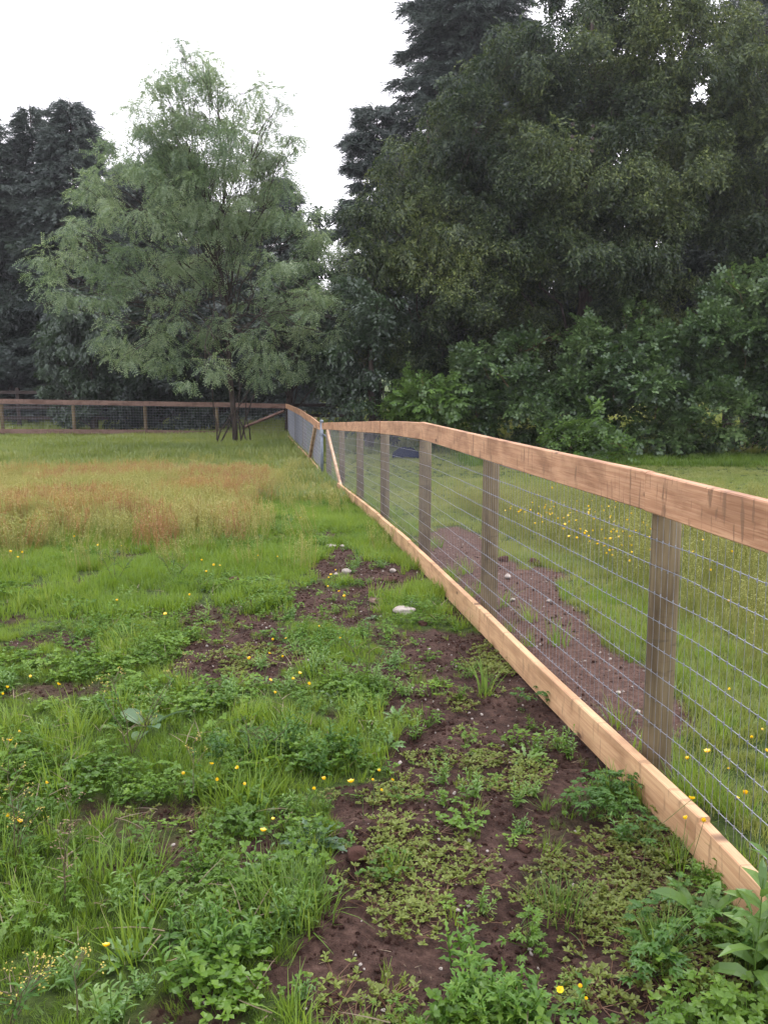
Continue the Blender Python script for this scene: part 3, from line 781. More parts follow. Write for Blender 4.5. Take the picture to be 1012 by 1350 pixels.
# ---- leafy trees along the back fence
ta = lambda r: twig_alt(r, .4, 9, .12, .06, .4)
def hedge_tree(label, lst, bx, Y, seed, mat='hedge', dens=30):
    p = at(bx, 560, Y)
    return broad_tree('hedgerow_tree', label, 'tree', (p[0], Y, float(gz(Y))), px_blobs(lst, Y, 1.3, rg, .9), ta, M[mat], seed, dens=dens, trunk_r=.18, nsub=8, droop=.5)
hedge_tree('dark leafy tree beyond the old rail fence at the left edge', [(-20,420,60),(30,400,50),(0,350,50),(50,450,40),(10,470,40),(40,340,40),(-40,480,40),(70,390,40)], 20, 43, 51)
hedge_tree('dark leafy tree overhanging the first post of the back fence', [(110,440,50),(80,470,40),(140,420,50),(120,490,36),(90,420,40),(160,480,40),(75,505,24),(150,515,26),(120,535,30),(90,545,20)], 128, 37, 52, 'alder')
hedge_tree('dark leafy tree behind the second post of the back fence', [(200,450,50),(180,500,40),(230,500,45),(210,400,50),(240,430,45),(190,540,34),(240,545,30),(160,545,26)], 212, 37.5, 53)
hedge_tree('shadowy leafy tree right behind the feathery tree trunk', [(290,470,50),(330,440,50),(300,400,50),(270,510,45),(330,505,36),(290,545,30),(350,470,36),(250,470,40),(255,540,26)], 290, 38, 54)
hedge_tree('small dark tree with a slim trunk behind the fence corner', [(400,450,50),(370,420,45),(420,410,45),(395,380,45),(430,460,40),(400,490,32),(440,500,28),(360,490,26),(425,340,36),(440,290,30),(400,300,30)], 380, 37, 55, 'alder')
hedge_tree('dark rounded bush tree left of the brambles beyond the fence', [(480,470,45),(460,510,34),(510,500,45),(500,440,45),(470,540,26),(520,540,34),(450,545,18),(490,400,40),(550,520,30)], 490, 27, 56, 'alder', 36)
hedge_tree('dark tree filling the shade below the largest weeping tree', [(600,480,70),(680,470,70),(760,480,70),(840,460,70),(920,440,70),(990,460,70),(640,400,60),(800,400,70),(940,360,70),(560,440,60),(720,400,60),(1060,400,80)], 760, 32, 57, 'hedge', 34)

backing('tall dark tree behind the left weeping tree', [(560,380,60),(520,330,40),(600,300,60),(560,260,40),(620,400,60),(540,440,60),(480,400,40),(460,460,50),(640,330,60),(600,470,60),(640,230,50)], 36, 61)
backing('tall dark tree behind the largest weeping tree', [(780,300,70),(720,240,60),(800,200,70),(860,260,70),(720,380,60),(800,400,70),(880,380,60),(700,150,50),(760,120,50),(840,120,60),(900,180,60),(680,300,50)], 36.5, 62)
backing('tall dark tree behind the weeping tree at the right edge', [(960,280,70),(1000,200,60),(940,200,50),(1000,380,70),(920,350,60),(1040,300,70),(940,450,60),(1060,180,60),(1060,420,80)], 36, 63)
backing('dark tree mass far behind the feathery tree', [(200,400,50),(260,360,46),(320,400,50),(380,440,50),(160,460,50),(230,480,50),(300,480,50),(370,510,36),(430,490,36),(440,420,36),(90,450,40),(60,480,36)], 52, 64)
# ---- brambles
def bramble(label, lst, Y, seed, mat='bramble', dens=34, scale=1.0, canes=8, bx=None):
    rng = np.random.default_rng(seed)
    bl = px_blobs(lst, Y, .8, rng, .8)
    bxm = np.mean([q[0] for q in bl]); g = float(gz(Y))
    root = broad_tree('bramble_bush', label, 'bush', (bxm, Y, g), bl, lambda r: twig_bramble(r, .34, 4, .105, .08), M[mat], seed, dens=dens, scale=scale, nsub=11, flat=.6, droop=-.1, limbs=False, subr=(.3, .5))
    b0 = np.array([bxm, Y, g]); mb = MB(); P = []; D = []
    for _ in range(canes):
        q = bl[rng.integers(len(bl))]; c = np.array(q[:3])
        a = c + np.array([rng.normal() * q[3] * .5, -q[4] * .5, q[5] * .3]); e = a + np.array([rng.normal() * .45, -rng.random() * .4, rng.uniform(.35, .95) * min(1, q[3])])
        pts = limb_tubes(mb, a - b0, e - b0, .008, .004, rng, .12, 6, .03)
        for t in pts[2:]:
            P.append(t); D.append(np.array([rng.normal(), rng.normal(), .3]))
    mb.build('cane', M['redstem'], root)
    T, F = twig_bramble(rng, .16, 2, .11, .085); P = np.array(P); D = np.array(D)
    V, Fa = inst_merge(T, F, P, frames(D, rng), rng.uniform(.7, 1.1, len(P)))
    link('cane_leaves', mesh_np('cane_leaves', V, Fa, M['bramble_light']), root)
    return root
bramble('tallest pale green bramble bank at the right edge beyond the lawn', [(960,440,50),(1010,420,50),(930,480,45),(990,500,55),(1050,480,60),(950,540,40),(1010,560,40),(900,520,40),(1060,560,50),(1020,370,36),(970,395,34),(1060,390,50)], 24.8, 71)
bramble('grey green bramble mound left of the tallest bramble bank', [(840,540,40),(870,500,45),(820,500,36),(880,560,36),(900,460,38),(850,575,28),(920,580,26),(865,450,26),(895,580,26),(935,580,26)], 25.2, 72)
bramble('dark bramble thicket in the middle of the bank under the weeping trees', [(740,510,44),(780,490,44),(700,520,40),(760,550,36),(800,540,36),(720,560,34),(820,450,30),(770,450,28),(790,580,26),(840,420,22),(740,590,24)], 26, 73)
bramble('broad bramble thicket behind the kink of the cedar rail', [(600,500,36),(640,510,40),(670,490,36),(620,540,32),(660,550,36),(690,470,26),(640,470,24),(690,560,30),(650,580,26),(700,590,22)], 26.5, 74)
bramble('bright green young bramble clump left behind the rail kink', [(560,530,30),(590,520,24),(540,550,26),(575,555,30),(545,510,20),(605,560,24),(560,575,20)], 26, 75, 'bramble_light')
bramble('low yellow green bramble clump at the lawn edge before the thicket', [(770,570,24),(745,580,20),(795,590,20),(760,595,18),(815,595,18),(780,550,16)], 23.6, 76, 'bramble_light', canes=5)
# fallen twigs at the right foot of the brambles
rng_ = np.random.default_rng(99)
p = on(985, 600); db = thing('brush_pile', 'bare grey brush and dead canes at the foot of the tallest brambles', 'brush', (p[0], p[1], p[2]))
for k in range(26):
    mb = MB(); a = np.array([rng_.uniform(-1.6, .9), rng_.uniform(-.3, .7), rng_.uniform(0, .5)]); e = a + np.array([rng_.uniform(-1, 1), rng_.uniform(-.3, .3), rng_.uniform(.1, 1.2)])
    limb_tubes(mb, a, e, .014, .004, rng_, .1, 5, .06); mb.build('twig', M['brace'] if k % 2 else M['bark'], db)
# blue tarp under the brambles
p = at(535, 597, 24.6)
mb = MB(); nx_, ny_ = 14, 8
for j in range(ny_ + 1):
    for i in range(nx_ + 1):
        u, v = i / nx_, j / ny_
        hgt = .30 * (math.sin(math.pi * min(max(u, .02), .98)) ** .35) * (math.sin(math.pi * min(max(v, .02), .98)) ** .5) + rng_.normal() * .02
        mb.V.append(((u - .5) * .75, (v - .5) * .8, hgt))
for j in range(ny_):
    for i in range(nx_):
        a = j * (nx_ + 1) + i; mb.F.append((a, a + 1, a + nx_ + 2, a + nx_ + 1))
o = link('tarp', mesh_py('tarp', mb.V, mb.F, M['blue'], True), None, (p[0], 24.6, float(gz(24.6))))
tag(o, 'dark blue tarp bundle on the grass seen under the cedar rail', 'tarp')

# ------------------------------------------------------------------ ground plants (templates)
TPL = bpy.data.collections.new('plant_templates')        # never linked to the scene: sources for the ground cover
def blade(V, F, base, az, L, w, lean, curl, rng, segs=3):
    """one grass blade: strip bending towards az"""
    dx, dy = math.cos(az), math.sin(az); px, py = -dy, dx
    tw = rng.normal() * .3
    o = len(V); x = 0; z = 0; an = lean
    for i in range(segs + 1):
        t = i / segs; ww = w * (1 - t ** 1.6) * .5 + .0003
        ca, sa = math.cos(tw * t), math.sin(tw * t)
        bx_, by_ = px * ca + dx * sa, py * ca + dy * sa
        V.append((base[0] + dx * x + bx_ * ww, base[1] + dy * x + by_ * ww, base[2] + z))
        V.append((base[0] + dx * x - bx_ * ww, base[1] + dy * x - by_ * ww, base[2] + z))
        x += math.sin(an) * L / segs; z += math.cos(an) * L / segs; an += curl / segs
    for i in range(segs):
        F.append((o + 2 * i, o + 2 * i + 1, o + 2 * i + 3, o + 2 * i + 2))
def flatleaf(V, F, p, az, el, L, W, rng, fold=.25, droop=.5, shape='oval', segs=4):
    """leaf with a folded midrib; shape oval, lance, lobed"""
    p = np.array(p, float); d = np.array([math.cos(az) * math.cos(el), math.sin(az) * math.cos(el), math.sin(el)])
    s = np.array([-math.sin(az), math.cos(az), 0]); o = len(V); q = p.copy(); e = el
    roll = rng.normal() * .3
    for i in range(segs + 1):
        t = i / segs
        if shape == 'oval': ww = math.sin(math.pi * min(1, .06 + t * .94)) ** .7
        elif shape == 'lance': ww = math.sin(math.pi * (t * .9 + .08)) ** .9 * (1 - .3 * t)
        elif shape == 'spoon': ww = .18 + .9 * math.sin(math.pi * t ** 1.5) if t < 1 else .1
        else: ww = (.35 + .75 * (i % 2)) * math.sin(math.pi * (t * .85 + .12)) ** .6
        n = np.array([-math.cos(az) * math.sin(e), -math.sin(az) * math.sin(e), math.cos(e)])
        sd_ = s * math.cos(roll) + n * math.sin(roll)
        V.append(q + sd_ * W / 2 * ww + n * fold * W / 2 * ww); V.append(q.copy()); V.append(q - sd_ * W / 2 * ww + n * fold * W / 2 * ww)
        q = q + np.array([math.cos(az) * math.cos(e), math.sin(az) * math.cos(e), math.sin(e)]) * L / segs
        e -= droop / segs
    for i in range(segs):
        a = o + 3 * i
        F.append((a, a + 1, a + 4, a + 3)); F.append((a + 1, a + 2, a + 5, a + 4))
def thin(V, F, a, b, r):
    a = np.array(a, float); b = np.array(b, float); d = unit(b - a); s = np.cross(d, [0, 0, 1.]); s = s / (np.linalg.norm(s) + 1e-6) if np.linalg.norm(s) > .05 else np.array([1., 0, 0])
    u = np.cross(d, s); o = len(V)
    for c in (a, b):
        for k in range(3):
            an = k * 2.094; V.append(c + r * (math.cos(an) * s + math.sin(an) * u))
    for k in range(3): F.append((o + k, o + (k + 1) % 3, o + 3 + (k + 1) % 3, o + 3 + k))
def tuft(seed, n, h, spread, w, lean=.35, curl=.9):
    r = np.random.default_rng(seed); V = []; F = []
    for _ in range(n):
        a = r.random() * 6.283; q = spread * r.random() ** .6
        blade(V, F, (math.cos(a) * q, math.sin(a) * q, -.01), a + r.normal() * .9, h * r.uniform(.45, 1.1), w * r.uniform(.6, 1.3), abs(r.normal()) * lean, r.uniform(.1, 1) * curl, r)
    return V, F
def seedgrass(seed, n, h, spread, head=.002, hl=.08, w=.0012, branch=0):
    """fine upright flowering stems with small seed flecks at the top"""
    r = np.random.default_rng(seed); V = []; F = []; V2 = []; F2 = []
    for _ in range(n):
        a = r.random() * 6.283; q = spread * r.random() ** .6; L = h * r.uniform(.55, 1.1); ln = r.normal() * .12, r.normal() * .12
        b0 = np.array((math.cos(a) * q, math.sin(a) * q, 0)); e = b0 + np.array((ln[0] * L, ln[1] * L, L))
        thin(V2, F2, b0, e, w)
        for k in range(int(hl / .008)):
            t = 1 - r.random() * hl / L; c = b0 * (1 - t) + e * t + r.normal(size=3) * (.003 + branch * .02)
            az = r.random() * 6.28
            flatleaf(V2, F2, c, az, r.uniform(-.2, 1), head * 3, head * 1.6, r, segs=1 + 1)
    return V2, F2
def rosette(seed, n, L, W, shape, el=(.2, 1.0), stalk=.3, rad=.01, droop=.8, segs=4):
    r = np.random.default_rng(seed); V = []; F = []
    for i in range(n):
        az = i * 2.4 + r.normal() * .3; e = r.uniform(*el); l = L * r.uniform(.6, 1.1)
        p = np.array([math.cos(az) * rad, math.sin(az) * rad, 0]); q = p + np.array([math.cos(az) * math.cos(e), math.sin(az) * math.cos(e), math.sin(e)]) * l * stalk
        if stalk > .05: thin(V, F, p, q, .0012)
        flatleaf(V, F, q, az, e - .15, l * (1 - stalk) if stalk < .6 else l * .5, W * r.uniform(.7, 1.1), r, shape=shape, droop=droop, segs=segs)
    return V, F
def palmate(seed, n, L, W, h):
    """buttercup / cranesbill like: stalked leaves cut in five toothed lobes"""
    r = np.random.default_rng(seed); V = []; F = []
    for i in range(n):
        az = r.random() * 6.283; e = r.uniform(.5, 1.35); l = h * r.uniform(.5, 1.1)
        q = np.array([math.cos(az) * math.cos(e), math.sin(az) * math.cos(e), math.sin(e)]) * l
        thin(V, F, (0, 0, 0), q, .0012)
        for k in range(5):
            flatleaf(V, F, q, az + (k - 2) * .55, .1 + r.normal() * .15, L * (1 - .13 * abs(k - 2)), W, r, shape='lobed', droop=.5, segs=5)
    return V, F
def leafy(seed, n, h, L, W, shape='lance', lean=.25, step=.02, branch=0):
    """upright leafy stems"""
    r = np.random.default_rng(seed); V = []; F = []
    for _ in range(n):
        a = r.random() * 6.283; q = .05 * r.random() * (n > 1); H_ = h * r.uniform(.5, 1.1); ln = lean * r.random()
        b0 = np.array((math.cos(a) * q, math.sin(a) * q, 0)); e = b0 + np.array((math.cos(a) * ln * H_, math.sin(a) * ln * H_, H_))
        thin(V, F, b0, e, .0018)
        k = 0; z = .1 * H_
        while z < H_:
            t = z / H_; p = b0 * (1 - t) + e * t; az = k * 2.4 + r.normal() * .3
            flatleaf(V, F, p, az, .7 * (.4 + t) + r.normal() * .2, L * (1.1 - .55 * t) * r.uniform(.7, 1.1), W * (1.1 - .5 * t), r, shape=shape, droop=1.0, segs=5 if shape == 'lobed' else 3)
            z += step * r.uniform(.6, 1.3); k += 1
    return V, F
def matweed(seed, n=10, R=.11):
    """creeping stems, each ending in little fans of oval leaves"""
    r = np.random.default_rng(seed); V = []; F = []; VS = []; FS = []
    for i in range(n):
        az = r.random() * 6.283; q = R * r.random() ** .5; c = np.array([math.cos(az) * q, math.sin(az) * q, .012 + .02 * r.random()])
        thin(VS, FS, (0, 0, .004), c, .0012)
        for m_ in range(int(r.integers(5, 9))):
            flatleaf(V, F, c, r.random() * 6.283, r.uniform(.05, .9), .021 * r.uniform(.7, 1.3), .0098 * r.uniform(.8, 1.2), r, shape='spoon', droop=.3, segs=3)
    return V, F, VS, FS
def clover(seed, n=16, R=.08, h=.05, lw=.018):
    r = np.random.default_rng(seed); V = []; F = []
    for i in range(n):
        az = r.random() * 6.283; q = R * r.random() ** .5; c = np.array([math.cos(az) * q, math.sin(az) * q, h * r.uniform(.3, 1.1)])
        thin(V, F, (c[0] * .6, c[1] * .6, 0), c, .0008)
        a0 = r.random() * 6
        for m_ in range(3): flatleaf(V, F, c, a0 + m_ * 2.094, r.uniform(-.1, .5), lw, lw * .9, r, shape='oval', droop=.3, segs=2)
    return V, F
def clodmesh(seed, flat=.7, jag=0):
    r = np.random.default_rng(seed); import bmesh
    bm = bmesh.new(); bmesh.ops.create_icosphere(bm, subdivisions=2, radius=1)
    ph = r.normal(size=(4, 3)) * 2
    for v in bm.verts:
        k = 1 + sum(.13 * math.sin(v.co.dot(Vector(p_)) * 1.5 + i) for i, p_ in enumerate(ph)) + r.normal() * .05
        v.co = v.co * k * (1 + r.normal() * jag); v.co.z *= flat
    V = [tuple(v.co) for v in bm.verts]; F = [tuple(x.index for x in f.verts) for f in bm.faces]; bm.free()
    return V, F
def tpl(name, VF, mats):
    if len(VF) == 4:
        n = len(VF[0]); V = list(VF[0]) + list(VF[2]); F = list(VF[1]) + [tuple(i + n for i in f) for f in VF[3]]
        me = mesh_py(name, V, F, mats[0]); me.materials.append(mats[1])
        for i in range(len(VF[1]), len(F)): me.polygons[i].material_index = 1
    else: me = mesh_py(name, VF[0], VF[1], mats[0])
    return me
GM = {
 'grass': leaf_mat('grass_blades', [(.045, .085, .010), (.09, .17, .017), (.145, .245, .026), (.22, .30, .045)], .45, .025, .4, True),
 'dull': leaf_mat('meadow_blades', [(.06, .09, .016), (.11, .165, .025), (.18, .235, .04), (.27, .29, .075)], .4, .05, .4, True),
 'sorrel': leaf_mat('sorrel_stalks', [(.20, .085, .04), (.30, .16, .06), (.36, .25, .07), (.34, .33, .07)], .35, .03, .5, True, .8),
 'yellowgrass': leaf_mat('flowering_grass', [(.15, .18, .03), (.24, .26, .05), (.34, .33, .08), (.40, .33, .13)], .4, .04, .5, True),
 'weed': leaf_mat('broad_weed_leaves', [(.028, .065, .007), (.06, .13, .012), (.105, .20, .020), (.16, .26, .035)], .4, .02, .4, True, 1.5),
 'fresh': leaf_mat('fresh_weed_leaves', [(.06, .14, .02), (.10, .21, .03), (.17, .28, .04)], .45, .04, .4, True, 1.5),
 'grey': leaf_mat('grey_green_leaves', [(.05, .10, .045), (.085, .15, .065), (.13, .20, .09)], .3, .05, .45, True, 1.5),
 'mat': leaf_mat('mat_weed_leaves', [(.09, .07, .02), (.115, .135, .028), (.17, .215, .042), (.26, .30, .08)], .35, .02, .4, True, 3),
 'straw': leaf_mat('dry_straw', [(.10, .07, .045), (.18, .13, .085), (.26, .20, .13)], .2, .03, .5, True, 3),
}
def scatter(name, label, cat, templates, pos, tint, scl, yaw=None, tilt=.15):
    """ground cover nobody could count: one object, geometry nodes put a template on every point"""
    n = len(pos)
    me = bpy.data.meshes.new(name); me.vertices.add(n)
    me.vertices.foreach_set('co', np.asarray(pos, np.float32).ravel())
    rot = np.zeros((n, 3), np.float32); rot[:, 2] = RNG.random(n) * 6.283; rot[:, 0] = RNG.normal(size=n) * tilt; rot[:, 1] = RNG.normal(size=n) * tilt
    if yaw is not None: rot[:, 2] = yaw
    a = me.attributes.new('rot', 'FLOAT_VECTOR', 'POINT'); a.data.foreach_set('vector', rot.ravel())
    for nm, v in (('scl', scl), ('tint', tint)):
        a = me.attributes.new(nm, 'FLOAT', 'POINT'); a.data.foreach_set('value', np.asarray(v, np.float32))
    col = bpy.data.collections.new('tpl_' + name)
    for i, t in enumerate(templates):
        o = bpy.data.objects.new('plant_source', t); col.objects.link(o)
    ob = link(name, me); tag(ob, label, cat, kind='stuff')
    ng = bpy.data.node_groups.new('scatter', 'GeometryNodeTree')
    ng.interface.new_socket('Geometry', in_out='INPUT', socket_type='NodeSocketGeometry')
    ng.interface.new_socket('Geometry', in_out='OUTPUT', socket_type='NodeSocketGeometry')
    N, L = ng.nodes, ng.links
    gi, go = N.new('NodeGroupInput'), N.new('NodeGroupOutput')
    ci = N.new('GeometryNodeCollectionInfo'); ci.inputs['Collection'].default_value = col; ci.inputs['Separate Children'].default_value = True; ci.inputs['Reset Children'].default_value = True
    ip = N.new('GeometryNodeInstanceOnPoints'); ip.inputs['Pick Instance'].default_value = True
    def na(nm, dt):
        x = N.new('GeometryNodeInputNamedAttribute'); x.data_type = dt; x.inputs['Name'].default_value = nm; return x.outputs['Attribute']
    rv = N.new('FunctionNodeRandomValue'); rv.data_type = 'INT'; rv.inputs[4].default_value = 0; rv.inputs[5].default_value = max(0, len(templates) - 1)
    e2r = N.new('FunctionNodeEulerToRotation')
    L.new(na('rot', 'FLOAT_VECTOR'), e2r.inputs[0])
    L.new(gi.outputs[0], ip.inputs['Points']); L.new(ci.outputs[0], ip.inputs['Instance']); L.new(rv.outputs[2], ip.inputs['Instance Index'])
    L.new(e2r.outputs[0], ip.inputs['Rotation']); L.new(na('scl', 'FLOAT'), ip.inputs['Scale'])
    L.new(ip.outputs[0], go.inputs[0])
    md = ob.modifiers.new('scatter', 'NODES'); md.node_group = ng
    return ob
def spread_pts(y0, y1, dens, keep, x0=None, x1=None, margin=.6):
    """random points in the part of the ground the photo can see (plus a margin)"""
    def xr(Y): return (-.46 * Y - margin, .46 * Y + margin)
    A = (xr(y1)[1] * 2) * (y1 - y0); n = int(A * dens)
    X = RNG.uniform(*xr(y1), n); Y = RNG.uniform(y0, y1, n)
    k = np.abs(X) < .46 * Y + margin
    if x0 is not None: k &= X > x0
    X, Y = X[k], Y[k]
    pr = keep(X, Y); k = RNG.random(len(X)) < pr
    return X[k], Y[k]
def P3(X, Y, dz=0): return np.stack([X, Y, gh(X, Y) + dz], -1)
left = lambda X, Y: ((X < fence_x(Y) + .02) & (Y < 34.6)) * 1.0
right = lambda X, Y: (X > fence_x(Y) + .16) * 1.0
lawn_d = lambda X, Y: X - fence_x(Y)
nofence = lambda X, Y: 1.0 - ((np.abs(X - fence_x(Y) - .05) < .07) & (Y < 20))

tufts_s = [tpl('tuft', tuft(s, 26, .10, .05, .0042), [GM['grass']]) for s in range(4)]
tufts_t = [tpl('tuft', tuft(10 + s, 34, .17, .05, .0048, .3, 1.1), [GM['grass']]) for s in range(3)]
tufts_f = [tpl('tuft', tuft(20 + s, 44, .20, .14, .011, .3, .9), [GM['grass']]) for s in range(3)]
tufts_l = [tpl('tuft', tuft(30 + s, 40, .13, .12, .006, .3, .9), [GM['dull']]) for s in range(3)]
tufts_lf = [tpl('tuft', tuft(40 + s, 44, .16, .2, .016, .3, .9), [GM['dull']]) for s in range(3)]

# pasture grass, left of the fence
parts = []
g_keep = lambda X, Y: left(X, Y) * nofence(X, Y) * np.clip(1 - soil_m(X, Y) * 1.02, 0, 1) * (1 - .85 * mat_m(X, Y))
X, Y = spread_pts(1.3, 6, 430, g_keep)
hgt = .25 + 1.0 * fbm(X, Y, .3, 71) ** 1.8
scatter('pasture_grass', 'short lush green grass covering the near pasture', 'grass', tufts_s, P3(X, Y), .15 + .5 * fbm(X, Y, 1.2, 72), hgt)
X, Y = spread_pts(1.3, 12, 36, lambda X, Y: left(X, Y) * nofence(X, Y) * np.clip(1 - soil_m(X, Y), 0, 1) * sstep(.5, .62, fbm(X, Y, .5, 73)))
scatter('tall_grass_tufts', 'taller bright green grass tufts standing out of the near pasture', 'grass', tufts_t, P3(X, Y), .3 + .4 * fbm(X, Y, .8, 74), .6 + .6 * RNG.random(len(X)))
X, Y = spread_pts(6, 14, 130, g_keep)
k = rust_m(X, Y); kk = RNG.random(len(X)) > k * .6; X, Y = X[kk], Y[kk]
scatter('pasture_grass', 'green grass of the middle pasture', 'grass', tufts_f, P3(X, Y), .15 + .5 * fbm(X, Y, 1.5, 75), .25 + .55 * fbm(X, Y, .6, 76))
X, Y = spread_pts(14, 34.5, 34, g_keep, margin=1)
scatter('pasture_grass', 'green grass of the far pasture up to the back fence', 'grass', tufts_lf, P3(X, Y), .05 + .6 * fbm(X, Y, 3, 77), .9 + .9 * fbm(X, Y, 1.5, 78))
# rust coloured sorrel and flowering grass
sor = [tpl('sorrel', seedgrass(50 + s, 16, .34, .13, .0045, .16, .0016, .5), [GM['sorrel']]) for s in range(3)]
yel = [tpl('flowering_grass', seedgrass(60 + s, 22, .32, .15, .0045, .12, .0018, .6), [GM['yellowgrass']]) for s in range(3)]
X, Y = spread_pts(8, 22, 40, lambda X, Y: left(X, Y) * rust_m(X, Y) * sstep(.46, .68, fbm(X, Y, 1.4, 80)))
scatter('red_sorrel', 'rust red sorrel stalks in a band across the pasture', 'wild plants', sor, P3(X, Y), .0 + .55 * fbm(X, Y, 1.5, 81), .8 + .5 * RNG.random(len(X)))
X, Y = spread_pts(7.5, 24, 42, lambda X, Y: left(X, Y) * np.clip(rust_m(X, Y) + .03, 0, 1))
scatter('flowering_grass', 'yellowish flowering grass among the sorrel', 'grass', yel, P3(X, Y), .1 + .6 * fbm(X, Y, 2, 82), .7 + .5 * RNG.random(len(X)))
# weeds
wd = [tpl('weed', palmate(70 + s, 15, .034, .013, .12), [GM['weed']]) for s in range(3)] + [tpl('weed', leafy(75 + s, 6, .15, .06, .017, 'lobed', .5, .014), [GM['weed']]) for s in range(2)]
fr = [tpl('weed', leafy(80 + s, 7, .16, .06, .016, 'lance', .5, .012), [GM['fresh']]) for s in range(2)] + [tpl('weed', rosette(83 + s, 12, .12, .03, 'lobed', stalk=.15, segs=7), [GM['fresh']]) for s in range(2)]
gy = [tpl('weed', rosette(88 + s, 12, .13, .045, 'lobed', (.1, .8), .1, segs=7), [GM['grey']]) for s in range(3)]
cl = [tpl('clover', clover(90 + s), [GM['weed']]) for s in range(3)]
X, Y = spread_pts(1.4, 15, 95, lambda X, Y: left(X, Y) * nofence(X, Y) * (1 - .9 * soil_m(X, Y)) * sstep(.48, .6, fbm(X, Y, .7, 85)))
scatter('broadleaf_weeds', 'dark green cut-leaved weeds growing through the pasture grass', 'weeds', wd, P3(X, Y), .1 + .5 * fbm(X, Y, .8, 86), .35 + .5 * RNG.random(len(X)))
X, Y = spread_pts(1.4, 12, 55, lambda X, Y: left(X, Y) * nofence(X, Y) * (1 - .9 * soil_m(X, Y)) * sstep(.52, .64, fbm(X, Y, .6, 87)))
scatter('leafy_weeds', 'fresh light green leafy weeds in the pasture grass', 'weeds', fr, P3(X, Y), .2 + .5 * RNG.random(len(X)), .4 + .45 * RNG.random(len(X)))
X, Y = spread_pts(1.4, 9, 5, lambda X, Y: left(X, Y) * nofence(X, Y) * (1 - .6 * soil_m(X, Y)) * sstep(.5, .6, fbm(X, Y, .5, 88)))
scatter('thistle_rosettes', 'grey green thistle rosettes low in the grass', 'weeds', gy, P3(X, Y), .2 + .5 * RNG.random(len(X)), .4 + .4 * RNG.random(len(X)))
X, Y = spread_pts(1.4, 7, 150, lambda X, Y: left(X, Y) * nofence(X, Y) * (1 - .92 * soil_m(X, Y)) * sstep(.45, .6, fbm(X, Y, .4, 89)))
scatter('clover', 'small clover leaves between the grass blades', 'weeds', cl, P3(X, Y, .005), .1 + .5 * RNG.random(len(X)), .6 + .8 * RNG.random(len(X)))
# creeping mats on the bare strip
mt = [tpl('mat', matweed(100 + s), [GM['mat'], M['redstem']]) for s in range(4)]
X, Y = spread_pts(1.4, 6.5, 520, lambda X, Y: left(X, Y) * nofence(X, Y) * np.maximum(mat_m(X, Y) * .9, .04 * soil_m(X, Y) * sstep(.5, .6, fbm(X, Y, .3, 90))))
scatter('creeping_weed_mats', 'olive green creeping mats of small oval leaves on the bare strip', 'weeds', mt, P3(X, Y), .1 + .5 * fbm(X, Y, .4, 91), .4 + .5 * RNG.random(len(X)), tilt=.1)
X, Y = spread_pts(1.3, 5.2, 620, g_keep)
scatter('short_turf', 'very short matted turf between the taller grass in the foreground', 'grass', tufts_s, P3(X, Y), -.1 + .5 * fbm(X, Y, .5, 131), .22 + .2 * RNG.random(len(X)), tilt=.5)
V_, F_ = [], []; blade(V_, F_, (0, 0, .01), 0, .13, .003, 1.2, .5, np.random.default_rng(5), 3); blade(V_, F_, (.01, .01, .01), 1, .10, .003, 1.3, .3, np.random.default_rng(6), 3)
X, Y = spread_pts(1.3, 7, 45, lambda X, Y: left(X, Y) * nofence(X, Y) * (1 - .95 * soil_m(X, Y)))
scatter('dead_grass', 'bent dead grass blades caught in the green', 'straw', [tpl('straw', (V_, F_), [GM['straw']])], P3(X, Y, .02), RNG.random(len(X)) * .8, .4 + .8 * RNG.random(len(X)), tilt=.35)
# sparse sprouts on the soil
X, Y = spread_pts(1.4, 10, 48, lambda X, Y: left(X, Y) * nofence(X, Y) * soil_m(X, Y) * sstep(.4, .6, fbm(X, Y, .35, 92)))
scatter('soil_sprouts', 'small green sprouts and grass wisps on the bare soil', 'weeds', tufts_s[:2] + cl[:2] + fr[:1], P3(X, Y), .2 + .5 * RNG.random(len(X)), .25 + .5 * RNG.random(len(X)))
# clods, chips, straw
cm = [tpl('clod', clodmesh(s, .6, .16), [M['clod']]) for s in range(4)]
X, Y = spread_pts(1.4, 9, 3600, lambda X, Y: soil_m(X, Y) * nofence(X, Y) * np.where(X > fence_x(Y), .12, 1) * (.3 + .7 * sstep(.4, .6, fbm(X, Y, .2, 93))))
scatter('soil_crumbs', 'dark crumbs and small clods of bare soil', 'soil', cm, P3(X, Y, .001), X * 0 + .5, .0012 + .009 * RNG.random(len(X)) ** 5, tilt=1)
V_, F_ = [], []; blade(V_, F_, (0, 0, .002), 0, .06, .0025, 1.45, .2, np.random.default_rng(1), 2)
V2_, F2_ = [], []; blade(V2_, F2_, (0, 0, .002), 0, .035, .0035, 1.4, .4, np.random.default_rng(2), 2)
st = [tpl('straw', (V_, F_), [GM['straw']]), tpl('straw', (V2_, F2_), [GM['straw']]), tpl('straw', (V2_, F2_), [GM['straw']])]
X, Y = spread_pts(1.4, 9, 260, lambda X, Y: np.clip(soil_m(X, Y) + .12, 0, 1) * nofence(X, Y) * sstep(.42, .6, fbm(X, Y, .3, 94)))
scatter('straw_bits', 'dry straw bits lying on the soil', 'straw', st, P3(X, Y, .004), RNG.random(len(X)), .2 + .55 * RNG.random(len(X)) ** 2, tilt=.2)
pb = [tpl('pebble', clodmesh(20 + s, .6), [M['stone']]) for s in range(3)]
X, Y = spread_pts(1.4, 10, 70, lambda X, Y: soil_m(X, Y) * nofence(X, Y))
scatter('gravel_chips', 'tiny pale stone chips dotted over the bare soil', 'gravel', pb, P3(X, Y, .002), X * 0 + .5, .002 + .007 * RNG.random(len(X)) ** 3, tilt=.5)
